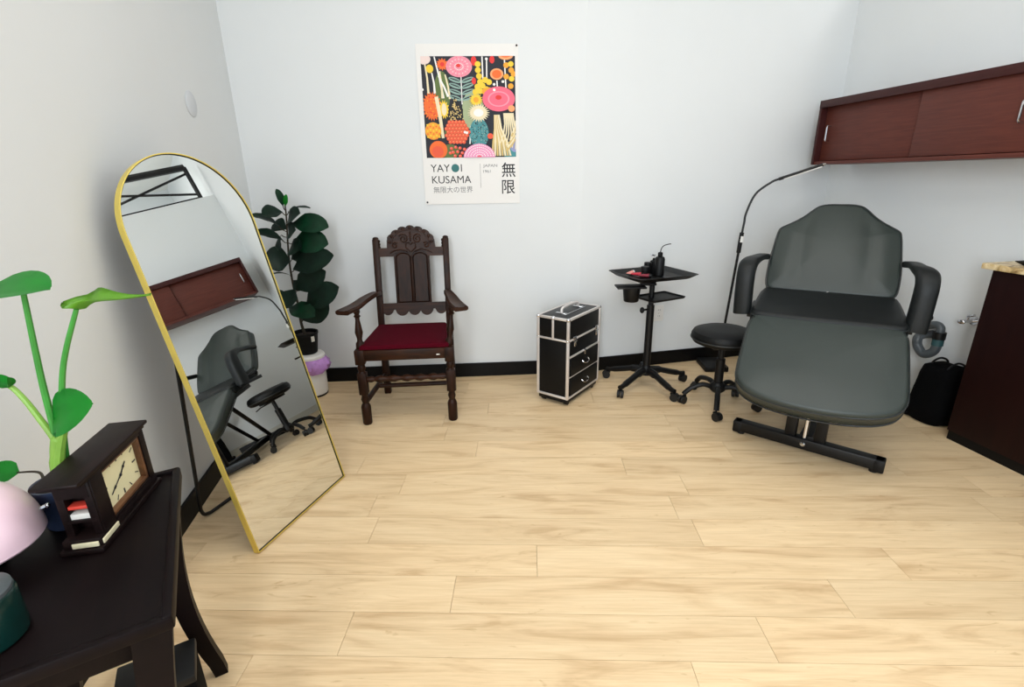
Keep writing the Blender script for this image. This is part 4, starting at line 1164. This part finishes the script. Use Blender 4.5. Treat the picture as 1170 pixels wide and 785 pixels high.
# ------------------------------------------------------------------ wall cabinet
WR = lambda u, n, z: RCN - DR * u + NR * n + Vector((0, 0, z))      # u along the right wall towards the camera
AR = math.atan2(-DR.y, -DR.x)                                        # local +x runs towards the camera, local -y points into the room


def build_cabinet():
    u0, L, D, z0, H_ = 0.185, 1.41, 0.318, 1.402, 0.391
    t = thing('wall_cabinet', 'long reddish brown wall cabinet with two sliding doors on right wall', 'cabinet', WR(u0, 0.001, z0), AR)
    # local frame: x along, y = -n
    sgn = -1 if (RZ(AR) @ Vector((0, 1, 0))).dot(NR) < 0 else 1
    Yn = lambda n: sgn * n
    tk = 0.020
    MB().box((L / 2, Yn(D / 2), H_ - tk / 2), (L, D, tk), 0.0015).build('top_panel', 'mahogany_dark', t)
    MB().box((L / 2, Yn(D / 2 - 0.004), tk / 2), (L, D - 0.008, tk), 0.0015).build('bottom_panel', 'mahogany', t)
    MB().box((tk / 2, Yn(D / 2), H_ / 2), (tk, D, H_ - 0.002), 0.0015).build('end_panel', 'mahogany_dark', t)
    MB().box((L - tk / 2, Yn(D / 2), H_ / 2), (tk, D, H_ - 0.002), 0.0015).build('end_panel', 'mahogany_dark', t)
    MB().box((L / 2, Yn(0.006), H_ / 2), (L - 0.01, 0.012, H_ - 0.01)).build('back_panel', 'mahogany_dark', t)
    MB().box((L / 2, Yn(D - 0.006), H_ - 0.022), (L, 0.016, 0.044), 0.002).build('top_rail', 'mahogany_dark', t)
    for a, b, n in ((0.02, 0.73, D - 0.052), (0.69, 1.39, D - 0.030)):
        d = MB().box(((a + b) / 2, Yn(n), (H_) / 2), (b - a, 0.018, H_ - 2 * tk - 0.006), 0.002).build('sliding_door', 'mahogany', t)
        hx = 0.075 if a < 0.1 else 1.205
        h = MB(); zc = H_ * 0.485
        h.tube([(hx, Yn(n + 0.008), zc - 0.045), (hx, Yn(n + 0.034), zc - 0.043), (hx, Yn(n + 0.038), zc - 0.037), (hx, Yn(n + 0.038), zc + 0.037), (hx, Yn(n + 0.034), zc + 0.043), (hx, Yn(n + 0.008), zc + 0.045)], 0.005, 8)
        h.build('handle', 'chrome', d)
build_cabinet()


# ------------------------------------------------------------------ low cabinet with stone-look top
def build_desk():
    p = Vector((2.298, 2.346, 0)); u = -(p - RCN).dot(DR); n = (p - RCN).dot(NR)
    sgn = -1 if (RZ(AR) @ Vector((0, 1, 0))).dot(NR) < 0 else 1
    t = thing('base_cabinet', 'dark mahogany base cabinet with plain side against right wall', 'cabinet', WR(u, 0.003, 0), AR)
    Y = lambda q: sgn * q
    L = 1.0; D = n - 0.003
    MB().box((L / 2, Y(D / 2), 0.475), (L, D, 0.85), 0.002).build('carcass', 'desk_wood', t)
    MB().box((L / 2 + 0.003, Y(D / 2), 0.025), (L - 0.006, D - 0.012, 0.05)).build('plinth', 'black_base', t)
    c = MB(); c.box((L / 2 - 0.012, Y(D / 2 + 0.012), 0.915), (L + 0.05, D + 0.03, 0.028), 0.004)
    c = c.build('countertop', 'stone', None); c.location = t.location; c.rotation_euler = t.rotation_euler
    tag(c, 'beige stone-look laminate countertop on the dark base cabinet', 'countertop')
    q = thing('serving_tray', 'shallow black tray on the beige countertop at right edge', 'tray', WR(u + 0.175, D * 0.58, 0.9295), AR)
    MB().rings([[Vector((sx * (0.10 + a) * 1.0, sy * (0.055 + a), z)) for sx, sy in ((-1, -1), (1, -1), (1, 1), (-1, 1))] for a, z in ((0, 0), (0.022, 0.016), (0.022, 0.019), (0.018, 0.019), (-0.002, 0.004))]).build('body', 'black_plastic', q, angle=20)
build_desk()


# ------------------------------------------------------------------ bag between the base cabinet and the chair
def build_bag():
    t = thing('tote_bag', 'black soft tote bag with a thin handle standing beside dark base cabinet', 'bag', (2.408, 2.555, 0), AR)
    t.scale = (0.95, 0.95, 0.93)
    rings = []; rnd = random.Random(2)
    for i, (hx, hy, z) in enumerate(((0.085, 0.10, 0.0), (0.10, 0.12, 0.012), (0.105, 0.125, 0.09), (0.10, 0.118, 0.2), (0.093, 0.108, 0.29), (0.085, 0.10, 0.335), (0.06, 0.085, 0.352), (0.02, 0.04, 0.35))):
        ring = []
        for k in range(32):
            a = 2 * PI * k / 32; q = lambda x: math.copysign(abs(x) ** 0.5, x)
            w_ = 1 + 0.035 * math.sin(3 * a + i) + 0.02 * math.sin(7 * a - i)
            ring.append(Vector((hx * w_ * q(math.cos(a)), hy * w_ * q(math.sin(a)), z + (0.008 * math.sin(2 * a + 1) if i > 3 else 0))))
        rings.append(ring)
    MB().rings(rings).build('body', 'black_fabric', t, angle=80)
    for s in (-1, 1):
        MB().tube(bez([(s * 0.045, -0.06, 0.33), (s * 0.05, -0.05, 0.365), (s * 0.05, 0.0, 0.385), (s * 0.05, 0.05, 0.365), (s * 0.045, 0.06, 0.33)], 6), 0.006, 8).build('handle', 'black_plastic', t)
    MB().ball((-0.088, -0.095, 0.021), 0.032, (1.1, 1, 0.66), 12).build('foot', 'black_fabric', t)
build_bag()


# ------------------------------------------------------------------ drain trap and shut-off valve on the right wall
def build_plumbing():
    q = Vector((2.40, 2.72, 0.40)); u = -(q - RCN).dot(DR); n = (q - RCN).dot(NR)
    t = thing('drain_trap', 'grey ring shaped drain trap with black nut on right wall behind treatment chair', 'pipe', WR(u, 0.002, 0.40), AR)
    sgn = -1 if (RZ(AR) @ Vector((0, 1, 0))).dot(NR) < 0 else 1
    N = lambda x, nn, z: Vector((x, sgn * nn, z))
    pts = bez([N(-0.06, 0.0, 0.035), N(-0.06, n - 0.035, 0.035), N(-0.055, n, 0.02), N(-0.045, n, -0.025), N(0.0, n, -0.06), N(0.05, n, -0.03), N(0.062, n, 0.02), N(0.06, n, 0.085)], 7)
    MB().tube(pts, 0.024, 14).build('trap_bend', 'pvc_grey', t)
    MB().cyl(N(0.0605, n, 0.05), N(0.0605, n, 0.09), 0.031, seg=16).build('coupling_nut', 'black_plastic', t)
    MB().cyl(N(0.0625, n, 0.012), N(0.061, n, 0.048), 0.0275, seg=16).build('label_band', 'teal_label', t)
    MB().tube(bez([N(0.06, n, 0.085), N(0.058, n, 0.112), N(0.035, n, 0.125), N(0.0, n - 0.005, 0.115), N(-0.03, n - 0.02, 0.10), N(-0.05, 0.0, 0.095)], 6), 0.021, 12).build('waste_arm', 'pvc_grey', t)
    q = Vector((2.475, 2.588, 0.573)); u = -(q - RCN).dot(DR)
    t = thing('shutoff_valve', 'small chrome shut-off valve on right wall above the black bag', 'valve', WR(u, 0.002, 0.573), AR)
    MB().cyl(N(0, 0, 0), N(0, 0.008, 0), 0.024, seg=18).build('flange', 'chrome', t)
    MB().cyl(N(0, 0.006, 0), N(0, 0.075, 0), 0.010, seg=14).build('body', 'chrome', t)
    MB().tube([N(0, 0.05, 0), N(0, 0.05, 0.03), N(0.03, 0.05, 0.04)], 0.008, 10).build('outlet_pipe', 'chrome', t)
    MB().ball(N(0, 0.088, 0), 0.019, (1.1, 0.4, 0.7), 12).build('knob', 'chrome', t)
build_plumbing()


# ------------------------------------------------------------------ side table at the lower left
TN = Vector((0.857, 0.514, 0)).normalized(); TA = Vector((-0.514, 0.857, 0)).normalized()
TC = Vector((-0.563, 0.631, 0)); TL = 0.519; TW = 0.40; TZ = 0.68


def build_side_table():
    t = thing('side_table', 'dark espresso wood side table with raised rim and curved legs', 'table', TC, math.atan2(TA.y, TA.x))
    # local x along the right edge (away), local y = away from the room (towards the wall)
    MB().box((TL / 2, TW / 2, TZ - 0.014), (TL - 0.012, TW - 0.012, 0.022), 0.003).build('table_top', 'espresso', t)
    r = 0.016
    for c, d in (((TL / 2, 0.006, TZ - 0.010), (TL, r, 0.03)), ((TL / 2, TW - 0.006, TZ - 0.010), (TL, r, 0.03)), ((0.006, TW / 2, TZ - 0.012), (r, TW, 0.026)), ((TL - 0.006, TW / 2, TZ - 0.010), (r, TW, 0.03))):
        MB().box(c, d, 0.004).build('rim', 'espresso', t)
    for y in (0.065, TW - 0.065): MB().box((TL / 2, y, TZ - 0.065), (TL - 0.14, 0.018, 0.08), 0.003).build('apron', 'espresso', t)
    for x in (0.065, TL - 0.065): MB().box((x, TW / 2, TZ - 0.065), (0.018, TW - 0.14, 0.08), 0.003).build('apron', 'espresso', t)
    for x, sx in ((0.042, 0.0), (TL + 0.012, 0.0)):
        for y, s in ((0.040, -1), (TW - 0.06, 1)):
            if x > 0.3: x_ = TL - 0.03
            else: x_ = x
            rings = []
            for k in range(15):
                f = k / 14; z = (TZ - 0.025) * (1 - f)
                off = -0.028 + 0.035 * (1 - math.sin(PI * min(1, f * 1.05) * 0.9)) + 0.018 * f ** 3
                wd = 0.058 - 0.026 * f; th = 0.036 - 0.006 * f
                cy = y + s * off; cx = x_ + ((TL + 0.017 - x_) * f if x > 0.3 else 0.0)
                rings.append([Vector((cx + a * th / 2, cy + b * wd / 2, z)) for a, b in ((-1, -1), (1, -1), (1, 1), (-1, 1))])
            MB().rings(rings).build('leg', 'espresso', t)
    b = thing('storage_box', 'plain black box standing on the floor under the side table', 'box', TC + TA * 0.40 - TN * 0.135, math.atan2(TA.y, TA.x))
    g = MB(); g.box((0, 0, 0.10), (0.12, 0.16, 0.20), 0.004); g.build('body', 'black_fabric', b)
    MB().box((0, 0, 0.208), (0.126, 0.166, 0.022), 0.004).build('lid', 'black_plastic', b)
build_side_table()


# ------------------------------------------------------------------ mantel clock on the table
def build_clock():
    ang = math.atan2(0.212, -0.043)      # local x along the front towards the far end
    t = thing('mantel_clock', 'dark wooden mantel clock with square cream dial on side table', 'clock', (-0.796, 0.790, TZ - 0.0025), ang)
    # local: x 0..W along the front, y > 0 towards the wall (back), z up
    Wd, Dp = 0.216, 0.066
    s = 1 if (RZ(ang) @ Vector((0, 1, 0))).x < 0 else -1
    Y = lambda y: s * y
    MB().box((Wd / 2, Y(Dp / 2), 0.006), (Wd + 0.010, Dp + 0.008, 0.012), 0.002).build('plinth', 'clock_wood', t)
    MB().box((Wd / 2, Y(Dp / 2), 0.021), (Wd - 0.004, Dp, 0.020), 0.002).build('base', 'clock_wood', t)
    MB().box((0.03, Y(-0.0015), 0.02), (0.05, 0.003, 0.011), 0.001).build('nameplate', 'ivory', t)
    MB().box((-0.0005, Y(0.026), 0.02), (0.003, 0.045, 0.011), 0.001).build('nameplate', 'ivory', t)
    # case: back, posts, shelves
    x0, x1, zb, zt = 0.016, Wd - 0.012, 0.03, 0.158
    MB().box(((x0 + x1) / 2, Y(Dp - 0.008), (zb + zt) / 2), (x1 - x0, 0.006, zt - zb)).build('back_panel', 'clock_wood', t)
    for y in (0.008, Dp - 0.01):
        MB().box((x0 + 0.006, Y(y), (zb + zt) / 2), (0.014, 0.014, zt - zb), 0.001).build('corner_post', 'clock_wood', t)
    MB().box((x1 - 0.003, Y(Dp / 2), (zb + zt) / 2), (0.008, Dp - 0.012, zt - zb)).build('side_panel', 'clock_wood', t)
    MB().box((0.045, Y(Dp / 2), (zb + zt) / 2), (0.006, Dp - 0.014, zt - zb)).build('side_panel', 'clock_wood', t)
    MB().box((x0 + 0.015, Y(Dp / 2), 0.066), (0.034, Dp - 0.012, 0.006)).build('side_shelf', 'clock_wood', t)
    MB().box((x0 + 0.015, Y(Dp / 2), 0.136), (0.034, Dp - 0.012, 0.03)).build('side_rail', 'clock_wood', t)
    # front with square opening
    f0, f1, g0, g1 = 0.052, 0.190, 0.038, 0.150
    F = Y(0.004)
    MB().box(((x0 + f0) / 2 + 0.002, F, (zb + zt) / 2), (f0 - x0, 0.01, zt - zb), 0.001).build('front_stile', 'clock_wood', t)
    MB().box(((x1 + f1) / 2, F, (zb + zt) / 2), (x1 - f1 + 0.004, 0.01, zt - zb), 0.001).build('front_stile', 'clock_wood', t)
    MB().box(((f0 + f1) / 2, F, (g1 + zt) / 2), (f1 - f0, 0.01, zt - g1), 0.001).build('front_rail', 'clock_wood', t)
    MB().box(((f0 + f1) / 2, F, (zb + g0) / 2), (f1 - f0, 0.01, g0 - zb), 0.001).build('front_rail', 'clock_wood', t)
    for (c, d) in ((((f0 + f1) / 2, Y(0.010), g0 + 0.004), (f1 - f0, 0.016, 0.008)), (((f0 + f1) / 2, Y(0.010), g1 - 0.003), (f1 - f0, 0.016, 0.006)),
                   ((f0 + 0.003, Y(0.010), (g0 + g1) / 2), (0.006, 0.016, g1 - g0)), ((f1 - 0.004, Y(0.010), (g0 + g1) / 2), (0.008, 0.016, g1 - g0))):
        MB().box(c, d, 0.001).build('dial_frame', 'dial_frame', t)
    cx, cz = (f0 + f1) / 2, (g0 + g1) / 2 + 0.001
    dl = MB().box((cx, Y(0.016), cz), (f1 - f0 - 0.006, 0.004, g1 - g0 - 0.006)).build('dial', 'dial', t, smooth=False)
    yy = Y(0.0135)
    hw, hh = 0.056, 0.045
    for k in range(12):
        a = 2 * PI * k / 12; dx, dz = math.sin(a), math.cos(a)
        m_ = min(hw / max(abs(dx), 1e-6), hh / max(abs(dz), 1e-6)) * 0.92
        px, pz = dx * m_, dz * m_
        R_ = Matrix.Rotation(a, 4, 'Y')
        MB().box((0, 0, 0), (0.002 if k % 3 else 0.0034, 0.0006, 0.012), 0, M=Matrix.Translation((cx - 0 + px * (1 if s > 0 else 1), yy, cz + pz)) @ R_).build('hour_mark', 'ink', dl, smooth=False)
    def hand(name, deg, L, w_):
        a = math.radians(deg); h = MB(); M = Matrix.Translation((cx, Y(0.0125), cz)) @ Matrix.Rotation(a, 4, 'Y')
        h.box((0, 0, L / 2 - 0.004), (w_, 0.0008, L + 0.008), 0, M=M); h.box((0, 0, L * 0.62), (w_ * 2.2, 0.0008, L * 0.14), 0, M=M)
        h.build(name, 'ink', t, smooth=False)
    hand('hour_hand', 50, 0.03, 0.003); hand('minute_hand', 240, 0.045, 0.0024)
    MB().ball((cx, Y(0.0122), cz), 0.004, (1, 0.4, 1), 10).build('hand_boss', 'ink', t)
    # roof
    MB().box((Wd / 2 - 0.003, Y(Dp / 2), 0.161), (Wd + 0.004, Dp + 0.002, 0.008), 0.002).build('cornice', 'clock_wood', t)
    MB().box((Wd / 2 - 0.006, Y(Dp / 2), 0.1695), (Wd + 0.026, Dp + 0.012, 0.009), 0.003).build('roof', 'clock_wood', t)
    t.scale = (1.09, 1, 0.93)
    # cards tucked into the open side
    R_ = RZ(ang)
    for (y, z, m, lab, dz) in ((0.034, 0.107, 'card_red', 'red card tucked in the open side of the mantel clock', 0.007), (0.034, 0.083, 'card_white', 'pale card on the low shelf in clock side', 0.012)):
        p = Vector(t.location) + R_ @ Vector((0.030, Y(y), 0.0630 if m == 'card_white' else 0.0855))
        o = MB().box((0, 0, dz / 2), (0.02, 0.036, dz), 0.001).build('card_stack', m); o.location = p; o.rotation_euler = (0, 0, ang)
        tag(o, lab, 'cards')
build_clock()


# ------------------------------------------------------------------ plant behind the clock
def build_table_plant():
    c = Vector((-0.935, 0.885, TZ - 0.0025))
    t = thing('potted_plant', 'bright green leafy plant with long stems in a blue pot behind clock', 'plant', c)
    MB().lathe([(0.036, 0.0), (0.04, 0.004), (0.047, 0.088), (0.048, 0.09), (0.048, 0.096), (0.044, 0.096), (0.042, 0.08)], seg=28, cap1=False).build('pot', 'pot_blue', t)
    MB().lathe([(0.043, 0.078), (0.02, 0.083), (0.0, 0.084)], seg=20, cap1=False).build('soil', 'soil', t)
    W_ = lambda x, y, z: Vector((x, y, z)) - c
    b0 = W_(-0.918, 0.874, 0.775)
    stems = [([b0 + Vector((-0.02, 0.01, 0)), W_(-0.900, 0.872, 0.86), W_(-0.888, 0.872, 1.0), W_(-0.866, 0.870, 1.168)], 0.0055, 'stem_green'),
             ([b0 + Vector((0.005, 0.012, 0)), W_(-0.888, 0.875, 0.87), W_(-0.845, 0.875, 1.02), W_(-0.785, 0.875, 1.138)], 0.0050, 'stem_green'),
             ([b0 + Vector((0.0, -0.008, 0)), W_(-0.895, 0.866, 0.85), W_(-0.858, 0.866, 0.93)], 0.008, 'stem_pale'),
             ([b0 + Vector((-0.01, -0.01, 0)), W_(-0.895, 0.868, 0.85), W_(-0.915, 0.868, 0.93), W_(-0.943, 0.87, 0.985), W_(-0.965, 0.87, 0.995)], 0.0048, 'stem_pale'),
             ([b0 + Vector((-0.03, -0.008, 0)), W_(-0.955, 0.872, 0.802), W_(-1.0, 0.872, 0.803)], 0.0022, 'stem_brown')]
    for p, r, m in stems:
        q = bez(p, 8); MB().tube(q, [r * (1.5 - 0.7 * i / (len(q) - 1)) for i in range(len(q))], 8).build('stem', m, t)
    sh = MB().tube(bez([b0 + Vector((-0.004, 0, -0.01)), W_(-0.905, 0.870, 0.84), W_(-0.888, 0.868, 0.885)], 6), [0.014] * 6 + [0.012] * 6 + [0.007], 10).build('stem_sheath', 'stem_pale', t)
    place_leaf(t, W_(-0.985, 0.90, 1.152), W_(-0.808, 0.86, 1.178), 0.100, 'leaf_bright', (0.1, -0.42, 1), -0.08, 0.25, -0.2, 0.0)
    place_leaf(t, W_(-0.812, 0.880, 1.153), W_(-0.640, 0.868, 1.163), 0.070, 'leaf_yellow', (0.15, -0.24, 1), 0.0, 0.55, 'tail', 0.0, nu=14)
    place_leaf(t, W_(-0.886, 0.866, 0.922), W_(-0.786, 0.850, 0.962), 0.088, 'leaf_bright', (-0.25, -0.85, 0.5), 0.08, 0.15, 0.0, 0.0)
    place_leaf(t, W_(-0.945, 0.868, 0.990), W_(-0.985, 0.86, 1.012), 0.03, 'leaf_bright', (0.3, -0.3, 1), 0.1, 0.3, 0.0, 0.0)
    place_leaf(t, W_(-0.945, 0.868, 0.992), W_(-0.937, 0.86, 1.013), 0.016, 'leaf_bright', (0.9, -0.3, 0.6), 0.1, 0.3, 0.0, 0.0)
    place_leaf(t, W_(-0.995, 0.872, 0.803), W_(-1.06, 0.86, 0.80), 0.05, 'leaf_bright', (0, -0.6, 0.9), 0.2, 0.2, 0.1, 0.0)


build_table_plant()


# ------------------------------------------------------------------ pink dome lamp and green jar
def build_dome_lamp():
    t = thing('table_lamp', 'pink glass dome lamp with a tiny metal knob on the side table', 'lamp', (-0.992, 0.748, TZ - 0.0025))
    MB().lathe([(0.034, 0.0), (0.036, 0.004), (0.034, 0.012), (0.02, 0.018)], seg=28).build('base', 'green_glass', t)
    MB().cyl((0, 0, 0.012), (0, 0, 0.165), 0.012, seg=14).build('stem', 'chrome', t)
    pf = [(0.104 * math.cos(a) if a < PI / 2 - 0.01 else 0.0, 0.056 + 0.118 * math.sin(a)) for a in [PI / 2 * i / 14 for i in range(15)]]
    MB().lathe([(0.09, 0.054), (0.102, 0.046), (0.105, 0.050)] + pf[1:], seg=48, cap0=False, cap1=False).build('dome_shade', 'pink_glass', t)
    d = Vector((0.72, 0.70, 0)).normalized()
    MB().tube([d * 0.098 + Vector((0, 0, 0.078)), d * 0.110 + Vector((0, 0, 0.080))], [0.004, 0.004], 8).ball(d * 0.112 + Vector((0, 0, 0.080)), 0.0055, seg=10).build('knob', 'chrome', t)
build_dome_lamp()


def build_jar():
    t = thing('candle_jar', 'dark green cylindrical jar with a grey lid on the table front corner', 'jar', (-0.826, 0.592, TZ - 0.0025))
    MB().lathe([(0.046, 0.0), (0.052, 0.004), (0.053, 0.012), (0.053, 0.078), (0.051, 0.082)], seg=36).build('body', 'green_glass', t)
    MB().lathe([(0.050, 0.080), (0.050, 0.088), (0.046, 0.091), (0.0, 0.091)], seg=36, cap1=False).build('lid', 'pvc_grey', t)
build_jar()
